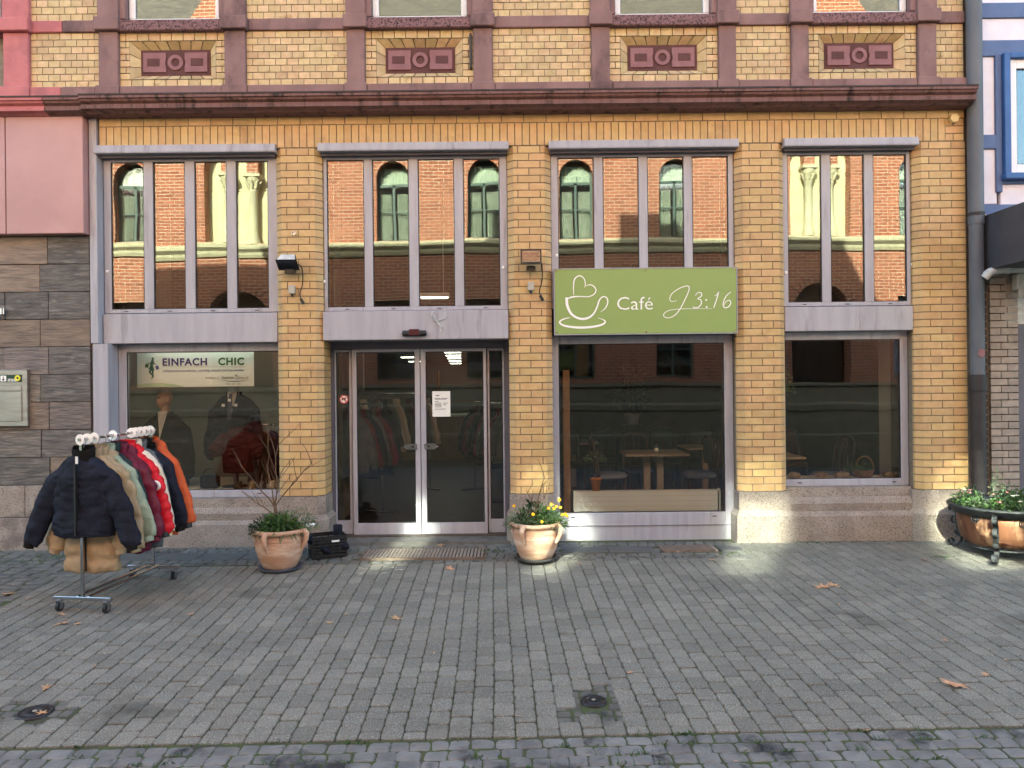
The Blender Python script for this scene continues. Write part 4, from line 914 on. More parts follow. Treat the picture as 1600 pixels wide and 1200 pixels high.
# ================================================================== JACKETS
def garment(name, label, group, hw, L, mats_, baf=.0, bafd=.2, wrk=1.0, sl=.60, spread=.28, thick=.10, hood=False, fur=False, collar=.10, n=44, rows=46, seed=0, sleeves=True, zipc=None, quilt=False, hang=True, taper=0.0):
    r = random.Random(seed); cloth = mats_[0]
    o = thing(name, label, 'jacket', group=group); off = Vector((seed*3.1, seed*1.7, 0))
    def wr_(p, a):
        rg_ = (1-abs(noise.noise(Vector((p[0]*9,p[1]*9,p[2]*13))+off*1.3)))**5
        return Vector(p)*1.0+Vector((0,math.copysign(min(.02,abs(p[1])*.4),p[1]),0))*(-rg_*a/.016)+noise.noise_vector(Vector(p)*5+off)*a*1.2+noise.noise_vector(Vector((p[0]*16,p[1]*16,p[2]*7))+off)*a*.8
    rings = []
    for i in range(rows+1):
        t = i/rows; z = -.135-t*(L-.135)
        if z > -.285:
            f = ((-.135-z)/.15); a = .07+(hw-.07)*min(1, f**.62*1.02); b = .045+(thick-.045)*f**.8
        else:
            a = hw*(1-.05*math.sin(min(1,(-.285-z)/.5)*PI)+taper*t); b = thick*(1+.15*t)
        bulge = 1.0
        if baf and z < -.2: bulge = 1-bafd*.7+bafd*abs(math.sin(PI*(-z-.2)/baf))**.55
        if t > .97: a *= .985; b *= .9
        ring = []
        for k in range(n):
            th = 2*PI*k/n; c_, s_ = math.cos(th), math.sin(th)
            ex = .75; px = math.copysign(abs(c_)**ex, c_)*a*(1+.15*(bulge-1)); py = math.copysign(abs(s_)**.62, s_)*b*bulge
            if quilt and z < -.2: py *= .90+.10*abs(math.sin(px*PI/.12))**.4
            ring.append(wr_((px,py,z), .016*wrk))
        rings.append(ring)
    bm = MB(); bm.loft(rings); bm.build('body', cloth, o)
    if sleeves:
        for e in (-1, 1):
            m = 36; rg = []; sh_ = Vector((e*(hw-.12),0,-.245)); el = Vector((e*(hw+spread*.28),-.01,-.27-sl*.45)); wv = Vector((e*(hw+spread*.62),-.055,-.27-sl))
            for i in range(m+1):
                t = i/m; p = (sh_*(1-t)**2+el*2*t*(1-t)+wv*t*t); d = ((el-sh_)*(1-t)+(wv-el)*t).normalized()
                ra = .118*(1-.24*t)*(thick/.10)**.4*min(1,.50+t*3.2)
                if baf: ra *= (1-bafd*.6)+bafd*.85*abs(math.sin(PI*t*sl/baf))**.55
                if t > .95: ra *= .86
                u = d.cross(Vector((0,1,0))).normalized(); v = Vector((0,1,0))-d*d.y; v.normalize()
                rg.append([wr_(p+(u*math.cos(2*PI*k/14)+v*(.62-.12*t)*math.sin(2*PI*k/14))*ra, .015*wrk) for k in range(14)])
            MB().loft(rg).build('sleeve', cloth, o)
            MB().tube([wv+Vector((0,0,.01)), wv+Vector((e*.012,-.004,-.03))], [.046,.04], 12).build('cuff', mats_[-1], o)
    cr = []
    for i in range(5):
        t = i/4; rr = .085+.012*t-(.01 if t == 1 else 0); z = -.165+t*collar
        cr.append([wr_((rr*1.05*math.cos(2*PI*k/18), rr*.75*math.sin(2*PI*k/18)*(1 if math.sin(2*PI*k/18) > 0 else .8), z+(.012 if math.sin(2*PI*k/18) > 0 else -.03*abs(math.sin(2*PI*k/18)))), .008) for k in range(18)])
    cm = MB(); cm.loft(cr, cap=False); 
    if hood:
        hg = [[wr_((math.cos(2*PI*k/16)*a, .07+math.sin(2*PI*k/16)*b, z), .012) for k in range(16)] for a, b, z in ((.06,.03,-.36),(.13,.06,-.32),(.15,.075,-.22),(.13,.07,-.13),(.08,.04,-.09))]
        cm.loft(hg)
    cm.build('collar', mats_[1] if len(mats_) > 1 else cloth, o)
    if fur:
        fm = MB()
        for k in range(320):
            t = 2*PI*k/320; p = Vector((.115*math.cos(t), .085*math.sin(t), -.12+r.gauss(0,.02))); d = Vector((math.cos(t)*.5+r.gauss(0,.5), math.sin(t)*.5+r.gauss(0,.5), r.gauss(.2,.6))).normalized()*.05
            q = d.orthogonal().normalized()*.006; fm.add([p-q,p+q,p+d], [(0,1,2)])
        fm.build('fur_trim', mats_[1], o)
    if zipc: MB().box(-.008,.008,-thick*1.12-.012,-thick*.95,-L+.02,-.19).build('zip', zipc, o)
    if hang:
        hk = MB(); hk.tube([(.0+.022*math.sin(t), 0, .0+.022*math.cos(t)) for t in [-1.9+k*.42 for k in range(10)]]+[(0,0,-.06),(0,0,-.12)], .003, 6); hk.build('hanger_hook', 'chrome', o)
    return o
def cloth(name, a, b, rough=.75, **k): return mat(name, a, b, rough=rough, scale=9, bump=.5, bscale=32, spec=.22, bdist=.012, **k)
cloth('c_black', lin(24,28,44), lin(18,21,34)); cloth('c_tan', lin(164,144,116), lin(150,130,104)); cloth('c_sage', lin(146,160,142), lin(132,146,128), .5); cloth('c_beige', lin(160,142,114), lin(146,128,102), .45)
cloth('c_pine', lin(44,56,58), lin(34,44,46)); cloth('c_wine', lin(104,30,54), lin(88,24,44), .45); cloth('c_red', lin(206,26,44), lin(186,20,38), .45); cloth('c_cream', lin(228,214,196), lin(216,196,170)); cloth('c_orange', lin(196,92,54), lin(180,80,46)); cloth('c_grey', lin(100,104,108), lin(84,88,92)); cloth('c_olive', lin(84,84,64), lin(70,70,54)); cloth('c_navy', lin(34,40,62), lin(26,32,50)); cloth('c_maroon', lin(64,22,30), lin(52,18,24)); cloth('c_fur', lin(24,22,22), lin(16,15,15), .9); cloth('c_ivory', lin(226,206,160), lin(214,192,146))
# ================================================================== COAT RACK
p0, p1 = Vector((-3.60,-2.18)), Vector((-3.46,-1.22)); ang = math.atan2(p1.y-p0.y, p1.x-p0.x)-PI/2; RL = (p1-p0).length
gy = gz((p0.y+p1.y)/2); rk = thing('coat_rack', 'wheeled chrome clothes rack on the paving, hung with winter jackets', 'clothes rack', (p0.x,p0.y,gz(p0.y)), ang)
slope = .034
RZ = 1.44
def rz(y): return y*slope
for y in (0, RL):
    z = rz(y)
    MB().bbox(-.0125,.0125,y-.0125,y+.0125,z+.13,RZ-.005+z*.3,b=.003).build('upright', 'chrome', rk)
    MB().bbox(-.265,.265,y-.015,y+.015,z+.10,z+.13,b=.004).build('foot_bar', 'chrome', rk)
    for x in (-.215,.215):
        cw = MB(); cw.tube([(x-.012,y,z+.043),(x+.012,y,z+.043)], .041, 18); wheel = cw.build('castor', 'black_plastic', rk)
        MB().tube([(x-.0145,y,z+.043),(x+.0145,y,z+.043)], .024, 14).build('hub', 'chrome', wheel)
        f = MB(); f.box(x-.02,x-.0155,y-.02,y+.02,z+.03,z+.09); f.box(x+.0155,x+.02,y-.02,y+.02,z+.03,z+.09); f.box(x-.022,x+.022,y-.022,y+.022,z+.085,z+.10); f.build('fork', 'chrome', wheel)
for x in (-.05,.05): MB().tube([(x,0,.128),(x,RL,.128+rz(RL))], .012, 10).build('base_rail', 'chrome', rk)
MB().tube([(0,-.03,RZ),(0,RL+.05,RZ+.02)], .013, 12).build('hanging_rail', 'chrome', rk)
MB().tube([(-.02,0,.86),(.0,0,.86)], .012, 8).build('adjuster', 'chrome', rk)
def rail(y): return rk.matrix_basis @ Vector((0,y,RZ+.02*y/RL+.013))
bpy.context.view_layer.update()
JG = 'jackets on the coat rack'
spec = [('c_black', .03, dict(hw=.285,L=.80,mats_=['c_black','c_fur','c_fur'],sl=.60,spread=.30,thick=.09,collar=.11,zipc='black_plastic',baf=.19,bafd=.06), 'black padded short jacket at the front of the coat rack'),
 ('c_tan', .12, dict(hw=.245,L=1.12,mats_=['c_tan'],sl=.66,spread=.08,thick=.085,quilt=True,baf=.16,bafd=.28,zipc='black_plastic'), 'long tan quilted coat hanging below the front black jacket'),
 ('c_sage', .285, dict(hw=.255,L=.74,mats_=['c_sage'],sl=.58,spread=.34,thick=.09,baf=.16), 'sage green puffer jacket with its sleeve poking out behind the black one'),
 ('c_beige', .20, dict(hw=.275,L=.90,mats_=['c_beige'],sl=.66,spread=.18,thick=.10,baf=.15,bafd=.28,hood=True), 'khaki beige puffer jacket hanging behind the front black jacket'),
 ('c_pine', .37, dict(hw=.27,L=.93,mats_=['c_pine'],sl=.60,spread=.12,thick=.09), 'dark pine green jacket hanging between the beige and the wine red ones'),
 ('c_wine', .47, dict(hw=.31,L=1.02,mats_=['c_wine'],sl=.62,spread=.22,thick=.115,baf=.15,bafd=.30,hood=True), 'wine red puffer coat in the middle of the coat rack'),
 ('c_red', .57, dict(hw=.305,L=.90,mats_=['c_red','c_red','black_plastic'],sl=.60,spread=.24,thick=.11,baf=.075,bafd=.28,hood=True), 'bright red puffer jacket with round sleeve patch on the coat rack'),
 ('c_cream', .67, dict(hw=.28,L=.86,mats_=['c_cream','c_cream','c_ivory'],sl=.62,spread=.22,thick=.10), 'cream white coat hanging behind the bright red puffer jacket'),
 ('c_grey', .74, dict(hw=.26,L=1.05,mats_=['c_grey'],sl=.60,spread=.08,thick=.08), 'long grey coat whose hem shows under the cream jacket'),
 ('c_black', .81, dict(hw=.28,L=.92,mats_=['c_black','c_fur'],sl=.60,spread=.26,thick=.10,fur=True), 'black coat with furry collar hanging beside the orange one'),
 ('c_orange', .93, dict(hw=.28,L=.98,mats_=['c_orange','c_orange','black_plastic'],sl=.60,spread=.24,thick=.10,hood=True), 'rust orange coat hanging last, at the wall end of the coat rack')]
for i, (c, y, kw, lb) in enumerate(spec):
    o = garment('winter_jacket', lb, JG, seed=i+1, **kw); o.location = rail(y)-Vector((0,0,.02)); o.rotation_euler = (0,0,ang+R.uniform(-.06,.06)+(-.10 if i > 3 else 0))
    if i == 0:
        MB().box(-.012,.012,-.086,-.083,-.19,-.13).build('neck_label', 'paper', o)
    if c == 'c_red':
        e = [ch for ch in o.children if ch.name.startswith('sleeve')][-1]
        pt = MB().tube([(.40,-.080,-.44),(.402,-.100,-.445)], .045, 16); pt.build('patch', 'sign_white', o)
        MB().tube([(.402,-.1005,-.445),(.402,-.102,-.445)], .030, 14).build('patch_print', 'ink_blue', o)
rail_px = [0.0,.06,.11,.19,.40,.72,.80,.86,.91]
for i, y in enumerate([-.015,.07,.16,.40,.66,.72,.80,.88,.95]):
    c = rail(y)-Vector((0,0,.013)); mb = MB(); rr = []
    for k in range(24):
        t = 2*PI*k/24; rr.append([(r_*math.cos(t), yy, r_*math.sin(t)) for r_, yy in ((.046,-.002),(.046,.002),(.015,.002),(.015,-.002))])
    mb.loft(rr+[rr[0]], cap=False, sm=False)
    o = mb.build('size_ring', 'white_plastic', loc=c, rot=(R.uniform(-.15,.15), 0, ang+R.uniform(-.3,.3)))
    tag(o, 'white plastic size ring, '+'first second third fourth fifth sixth seventh eighth ninth'.split()[i]+' from the front end of the coat rack rail', 'divider ring', 'size rings on the coat rack rail')
# ================================================================== TERRACOTTA POTS
def leafy(mb, c, rx, ry, rz_, n, ln, wd_, up=.5, mi=0, droop=.3, rr=R):
    for _ in range(n):
        d = Vector((rr.gauss(0,1), rr.gauss(0,1), rr.gauss(up,.7))).normalized(); q = rr.random()**.45
        p = Vector((c[0]+d.x*rx*q, c[1]+d.y*ry*q, c[2]+abs(d.z)*rz_*q)); l = ln*rr.uniform(.6,1.25)
        e = (d+Vector((rr.gauss(0,.4),rr.gauss(0,.4),rr.gauss(.1,.4)))).normalized(); s_ = e.orthogonal().normalized(); s_ = (Matrix.Rotation(rr.uniform(0,6.3),3,e) @ s_)*wd_*rr.uniform(.7,1.2)
        mid = p+e*l*.5; tip = p+e*l-Vector((0,0,l*droop))
        mb.add([p, mid+s_*.5, tip, mid-s_*.5], [(0,1,2,3)], mi)
def pot(px, py, label, nm='terracotta_pot', rot=0, scl=1.0):
    g = G(px, py); g.z += .02
    o = thing(nm, label, 'plant pot', g, rot, 'terracotta pots by the doors')
    k = scl
    prof = [(.0,.0),(.15,.0),(.165,.015),(.205,.10),(.235,.19),(.242,.25),(.232,.305),(.222,.335),(.238,.345),(.258,.355),(.262,.37),(.258,.388),(.238,.392),(.226,.385),(.215,.34),(.0,.335)]
    MB().lathe([(r*k, z*k) for r, z in prof], n=40).build('body', 'terracotta', o)
    gm = MB()
    for z in (.235,.262,.288): gm.tube([(.243*k*math.cos(t), .243*k*math.sin(t), z*k) for t in [2*PI*j/40 for j in range(41)]], .003, 5)
    gm.build('band', 'terracotta', o)
    for j in range(4):
        t = PI/4+PI/2*j; d = Vector((math.cos(t), math.sin(t), 0))
        MB().tube([d*r*k+Vector((0,0,z*k)) for r, z in [(.235,.36),(.275,.372),(.295,.345),(.288,.29),(.262,.235),(.232,.19)]], [.026*k,.028*k,.026*k,.024*k,.022*k,.016*k], 10).build('handle', 'terracotta', o)
    MB().lathe([(0,.336*k),(.218*k,.336*k),(.218*k,.35*k),(0,.362*k)], n=20).build('soil', 'soil', o)
    return o, g
def saucer(g, m, label, r=.225, h=.035):
    o = MB().lathe([(0,0),(r*.88,0),(r*.92,.004),(r,h),(r*.965,h),(r*.87,.010),(0,.010)], n=32).build('saucer', m, loc=(g.x,g.y,g.z-.012), rot=(.02,0,0)); tag(o, label, 'saucer')
p1_, g1 = pot(438, 889, 'terracotta pot with spiky green foliage under the bare shrub, left of the doors', rot=.55)
saucer(g1, 'saucer_blue', 'dark blue saucer under the left terracotta pot', .215, .03)
p2_, g2 = pot(838, 876, 'terracotta pot with yellow flowers, right of the doors', rot=.25, scl=.98)
saucer(g2, 'saucer_black', 'black plastic saucer under the pot with yellow flowers', .215, .05)
def branchy(mb, p, d, L, r, depth, rr):
    n = 5; pts = [Vector(p)]
    dd = Vector(d).normalized()
    for k in range(n):
        dd = (dd+Vector((rr.gauss(0,.10),rr.gauss(0,.10),rr.gauss(.03,.06)))).normalized(); pts.append(pts[-1]+dd*L/n)
    mb.tube(pts, [r*(1-.55*k/n) for k in range(n+1)], 6)
    if depth:
        for k in range(2, n+1):
            if rr.random() < .8:
                a = rr.uniform(0,6.3); e = (dd+Vector((math.cos(a)*.8, math.sin(a)*.8, .2))).normalized(); branchy(mb, pts[k], e, L*rr.uniform(.4,.7), r*.5, depth-1, rr)
s1 = thing('bare_shrub', 'leafless shrub with thin upright twigs growing in the left terracotta pot', 'shrub', g1+Vector((-.03,0,.35)))
rr = random.Random(5); mb = MB(); mb.tube([(0,0,-.03),(.0,0,.12),(-.02,0,.28)], [.022,.019,.016], 8)
for d, L in (((-.45,-.1,1),.50),((.1,0,1),.62),((.42,.1,.95),.60),((-.75,0,.45),.30),((.2,-.2,1),.36),((-.12,.1,1),.40)): branchy(mb, (-.02,0,.25 if L > .35 else .17), d, L, .008, 1, rr)
mb.build('stems', 'bark', s1)
f1 = thing('pot_foliage', 'spiky green leaves and grey-green sprigs filling the left terracotta pot', 'plant', g1+Vector((0,0,.35)))
mb = MB(); rr = random.Random(9)
leafy(mb, (.02,-.06,.0), .14,.10,.12, 420, .10, .012, .9, 0, .35, rr); leafy(mb, (-.11,-.04,.0), .10,.12,.12, 380, .04, .012, .5, 2, .1, rr); leafy(mb, (.13,.05,.0), .15,.12,.17, 700, .035, .007, .6, 1, .05, rr); leafy(mb, (-.05,.10,.0), .14,.10,.12, 300, .05, .010, .6, 2, .1, rr)
mb.build('leaves', ['leaf_green','leaf_grey_green','leaf_dark'], f1); f1.scale = (1.3,1.3,1.3)
s2 = thing('bare_twig', 'short bare forked twig in the pot with yellow flowers', 'shrub', g2+Vector((.0,0,.34)))
mb = MB(); rr = random.Random(3); mb.tube([(0,0,-.03),(.0,0,.1),(.01,0,.20)], [.020,.017,.014], 8)
for d, L in (((-.7,0,.7),.2),((.25,0,1),.32),((.7,0,.75),.26)): branchy(mb, (.01,0,.20), d, L, .007, 1, rr)
mb.build('stems', 'bark', s2)
f2 = thing('flowering_plant', 'bushy green plant with yellow daisy flowers in the pot right of the doors', 'plant', g2+Vector((0,0,.34)))
mb = MB(); leafy(mb, (.11,-.05,.0), .15,.13,.17, 800, .05, .007, .6, 0, .1, rr); leafy(mb, (-.12,-.04,.0), .14,.12,.14, 600, .045, .007, .6, 1, .1, rr); leafy(mb, (-.02,.05,.0), .15,.12,.20, 260, .06, .025, .6, 2, .1, rr)
mb.build('leaves', ['leaf_green','leaf_grey_green','leaf_dark'], f2); f2.scale = (1.2,1.2,1.2)
for i, (dx, dz) in enumerate([(-.03,.11),(.05,.04),(.14,.18),(.18,.175),(.22,.16),(.28,.08),(.26,.11),(.11,.155),(-.20,.17),(.21,.23),(.16,.15),(.24,.09)]):
    c = Vector((dx*.93,-.14+.04*(i % 3),dz+.01)); fm = MB()
    for k in range(9):
        t = 2*PI*k/9; d = Vector((math.cos(t), -.5, math.sin(t)*.8+.25)).normalized()*.017; q = d.cross(Vector((0,-1,.3))).normalized()*.005; fm.add([c, c+d*.7+q, c+d, c+d*.7-q], [(0,1,2,3)])
    fm.tube([c+Vector((0,.004,0)), c+Vector((0,-.008,.004))], .008, 7); fm.build('flower', 'flower_yellow', f2)
# ================================================================== CRATE WITH SHOES
ck = thing('plastic_crate', 'black slatted plastic crate beside the left terracotta pot', 'crate', (-1.98,-.42,gz(-.42)), .42)
cw, cd, chh = .36, .26, .21; mb = MB()
mb.box(-cw/2,cw/2,-cd/2,cd/2,.006,.02)
MB().box(-cw/2,cw/2,-cd/2,cd/2,.006,.02).build('base', 'black_plastic', ck)
for nm, q in (('side_panel',(-cw/2,cw/2,-cd/2,-cd/2+.012)),('side_panel',(-cw/2,cw/2,cd/2-.012,cd/2)),('side_panel',(-cw/2,-cw/2+.012,-cd/2+.012,cd/2-.012)),('side_panel',(cw/2-.012,cw/2,-cd/2+.012,cd/2-.012))):
    pb = MB(); z = .02
    for k in range(6): pb.box(*q, z, z+.022); z += .034
    pb.box(*q, z-.012, z+.008)
    lx = q[1]-q[0] > q[3]-q[2]; a0, a1 = (q[0],q[1]) if lx else (q[2],q[3])
    for k in range(6):
        c = a0+(a1-a0-.016)*k/5
        if lx: pb.box(c,c+.016,q[2]-.003,q[3]+.002,.02,chh)
        else: pb.box(q[0]-.002,q[1]+.003,c,c+.016,.02,chh)
    pb.build(nm, 'black_plastic', ck)
BOX('label', 'paper', ck, .02, .10, -cd/2-.006, -cd/2-.0035, .165, .185)
def boot(px, loc, rot, lb):
    o = thing('boot', lb, 'boot', loc); o.rotation_euler = rot
    rg = [[(.042*a*math.cos(2*PI*k/14)+ox, .055*b*math.sin(2*PI*k/14)+oy, z) for k in range(14)] for a, b, ox, oy, z in ((.95,1.9,0,-.05,0),(1,2,0,-.05,.03),(.95,1.6,0,-.03,.07),(.9,1.0,0,.02,.11),(.95,1,0,.02,.18),(1.0,1.05,0,.02,.24))]
    MB().loft(rg).build('shaft', 'c_black', o); return o
boot(0, (-1.86,-.40,gz(-.42)+.08), (0,0,.9), 'black boot standing upright in the black crate'); boot(0, (-2.03,-.46,gz(-.42)+.10), (.5,-.9,.4), 'black boot lying across the corner of the black crate')
tag(MB().tube([(-2.17,-.55,.33),(-2.08,-.53,.335)], .02, 10).build('white_roll', 'white_plastic'), 'small white roll behind the rim of the left terracotta pot', 'roll')
# ================================================================== COPPER PLANTER
pc = Vector((5.06,-.70,gz(-.70))); cpn = thing('copper_planter', 'round copper cauldron planter on scrolled wrought iron legs at the building corner', 'planter', pc)
MB().lathe([(0,.115),(.28,.115),(.36,.13),(.41,.18),(.435,.27),(.445,.36),(.45,.47),(.44,.47),(.43,.40),(0,.40)], n=48).build('bowl', 'copper', cpn)
MB().lathe([(.455,.44),(.49,.445),(.50,.475),(.535,.505),(.54,.525),(.525,.535),(.50,.525),(.45,.50),(.45,.44)], n=48).build('rim', 'wrought_iron', cpn)
MB().lathe([(.0,.46),(.46,.46),(.46,.47),(0,.49)], n=24).build('soil', 'soil', cpn)
mb = MB(); mb.tube([(.36*math.cos(2*PI*k/32), .36*math.sin(2*PI*k/32), .105) for k in range(33)], .012, 6); mb.build('base_ring', 'wrought_iron', cpn)
def flat_strip(mb, pts2, d, w_, th):                          # strip in the radial plane of direction d
    sd = Vector((-d.y,d.x,0)); C = catmull([(p[0],p[1],0) for p in pts2], 5); V = []; n = len(C)
    for i, p in enumerate(C):
        t = (C[min(i+1,n-1)]-C[max(i-1,0)]).normalized(); q = Vector((-t.y,t.x,0))
        for a, b in ((1,1),(1,-1),(-1,-1),(-1,1)): r_ = p+q*th/2*b; V.append(d*r_.x+Vector((0,0,r_.y))+sd*w_/2*a)
    mb.loft([V[i*4:i*4+4] for i in range(n)], sm=False)
for t in (-PI/2-.75, -PI/2+.28, -PI/2+1.35, PI/2+.6, PI/2-.6):
    d = Vector((math.cos(t), math.sin(t), 0)); mb = MB()
    flat_strip(mb, [(.53,.48),(.50,.40),(.47,.33),(.485,.25),(.465,.17),(.44,.12),(.46,.06),(.52,.015),(.57,.03),(.575,.075),(.545,.095),(.525,.07),(.54,.055)], d, .045, .012)
    flat_strip(mb, [(.47,.33),(.52,.34),(.545,.30),(.525,.265),(.50,.28)], d, .04, .010); flat_strip(mb, [(.465,.20),(.43,.22),(.44,.27),(.475,.26)], d, .04, .010); flat_strip(mb, [(.52,.47),(.56,.44),(.555,.40),(.53,.41)], d, .04, .010); flat_strip(mb, [(.44,.13),(.49,.15),(.50,.19),(.475,.19)], d, .05, .010)
    for z, r_ in ((.40,.505),(.31,.485),(.14,.455)): mb.lathe([(0,-.02),(.022,-.01),(.026,0),(.022,.01),(0,.02)], d*r_+Vector((0,0,z)), 8)
    mb.build('leg', 'wrought_iron', cpn)
mb = MB()
for t0 in (-PI/2-.25, -PI/2-.05, -PI/2+.75, -PI/2-1.2):         # scroll ornaments on the bowl
    pts = []
    for k in range(22):
        s = k/21; a = s*4.4*PI; r_ = .045*(1-s*.85); pts.append((t0*1.0+(r_*math.cos(a))/.44, .40+r_*math.sin(a)))
    mb.tube([(.455*math.cos(a), .455*math.sin(a), z) for a, z in pts], .006, 5)
mb.build('scroll_ornament', 'wrought_iron', cpn)
pf = thing('planter_flowers', 'low green plants with small pink and white flowers in the copper planter', 'plant', pc+Vector((0,0,.47)))
mb = MB(); rr = random.Random(21)
for k in range(26):
    a = rr.uniform(0,6.3); q = rr.uniform(.1,.40); leafy(mb, (q*math.cos(a), q*math.sin(a), .0), .10,.10,rr.uniform(.08,.17), 130, .035, .012, .8, rr.choice([0,0,1,2]), .1, rr)
leafy(mb, (-.08,-.0,.05), .05,.05,.24, 120, .04, .01, 1.0, 1, .1, rr)
mb.build('leaves', ['leaf_green','leaf_grey_green','leaf_dark'], pf); pf.scale = (1.12,1.12,1.4)
for m, n in (('flower_pink',12), ('flower_white',16)):
    for k in range(n):
        a = rr.uniform(PI,2*PI) if rr.random() < .75 else rr.uniform(0,PI); q = rr.uniform(.1,.45); c = Vector((q*math.cos(a), q*math.sin(a), rr.uniform(.06,.15))); fm = MB()
        for j in range(6):
            t = 2*PI*j/6; d = Vector((math.cos(t), math.sin(t), .5)).normalized()*rr.uniform(.018,.026); e = d.cross(Vector((0,0,1))).normalized()*.011; fm.add([c, c+d*.6+e, c+d, c+d*.6-e], [(0,1,2,3)])
        fm.build('flower', m, pf)
# ================================================================== INSIDE THE CLOTHES SHOP
bn = thing('window_banner', 'white banner lettered EINFACH CHIC with shopping figure, hung inside the first window', 'banner', (X(305.5,575,.50),.50,Z(305.5,575,.50)))
BOX('cloth', 'banner_white', bn, -.69, .69, 0, .006, -.222, .222)
gm = MB(); gm.prism([(-.69,-.222),(-.12,-.222),(-.25,-.19),(-.45,-.172),(-.6,-.178),(-.69,-.19)], -.0015, .0, 'y'); gm.build('green_wave', 'banner_green', bn)
def bp(cx, cy): return ((cx-802)/1085, (283-cy-.0105*(cx-802))/1085)
x_, z_ = bp(376, 252); text('EINFACH', .120, 'ink_navy', bn, x_, -.002, z_, bold=.0042, sx=1.0, space=1.12)
x_, z_ = bp(1093, 244); text('CHIC', .120, 'ink_green', bn, x_, -.002, z_, bold=.0042, sx=1.0, space=1.12)
x_, z_ = bp(380, 332); text('Lieblingsstücke neu entdecken – nachhaltig einkaufen und Gutes bewirken', .040, 'ink_blue', bn, x_, -.002, z_, shear=.4, sx=.80)
ln = MB(); ribbon(ln, [bp(380,268), bp(1440,268)], .0018, -.002, k=1); ribbon(ln, [bp(1090,392), bp(1090,436)], .0018, -.002, k=1); ln.build('rule', 'ink_grey', bn)
x_, z_ = bp(928, 418); text('Ein Projekt von', .024, 'ink_grey', bn, x_, -.002, z_, sx=.85)
x_, z_ = bp(1138, 424); text('Hammer', .052, 'ink_grey', bn, x_, -.002, z_, sx=.80); x_, z_ = bp(1336, 424); text('Dimen e.V.', .046, 'ink_grey', bn, x_, -.002, z_, sx=.66)
lg = MB(); ribbon(lg, [bp(1322,362), bp(1322,430)], .006, -.002, k=1); ribbon(lg, [bp(1304,378), bp(1340,378)], .005, -.0022, k=1); ribbon(lg, [bp(1130,430),bp(1210,450),bp(1310,455),bp(1400,448),bp(1478,430)], [.001,.006,.008,.006,.001], -.002); lg.build('emblem', 'ink_navy', bn)
x_, z_ = bp(1195, 494); text('helfen – teilen – leben', .020, 'ink_grey', bn, x_, -.002, z_, sx=.95)
fg = MB()
for pts, w_ in (([(262,150),(256,164),(262,178)],[.018,.030,.016]), ([(258,178),(246,215),(240,255),(236,300)],[.020,.040,.034,.075]), ([(236,300),(214,335),(246,372),(250,398),(236,420)],[.03,.020,.016,.014,.012]), ([(256,300),(252,345),(258,388),(246,405)],[.03,.02,.014,.008]), ([(252,190),(222,228),(188,212)],[.012,.010,.008]), ([(258,190),(276,228),(300,238)],[.012,.010,.008])): ribbon(fg, [bp(*p) for p in pts], w_, -.002-.0002*len(fg.v)/400)
fg.build('figure', 'ink_teal', bn)
for q, m in (([(166,224),(208,238),(190,284),(150,270)],'ink_green'), ([(284,262),(322,248),(338,292),(298,308)],'ink_blue')): MB().prism([bp(*p) for p in q], -.0022, -.0008, 'y').build('shopping_bag', m, bn)
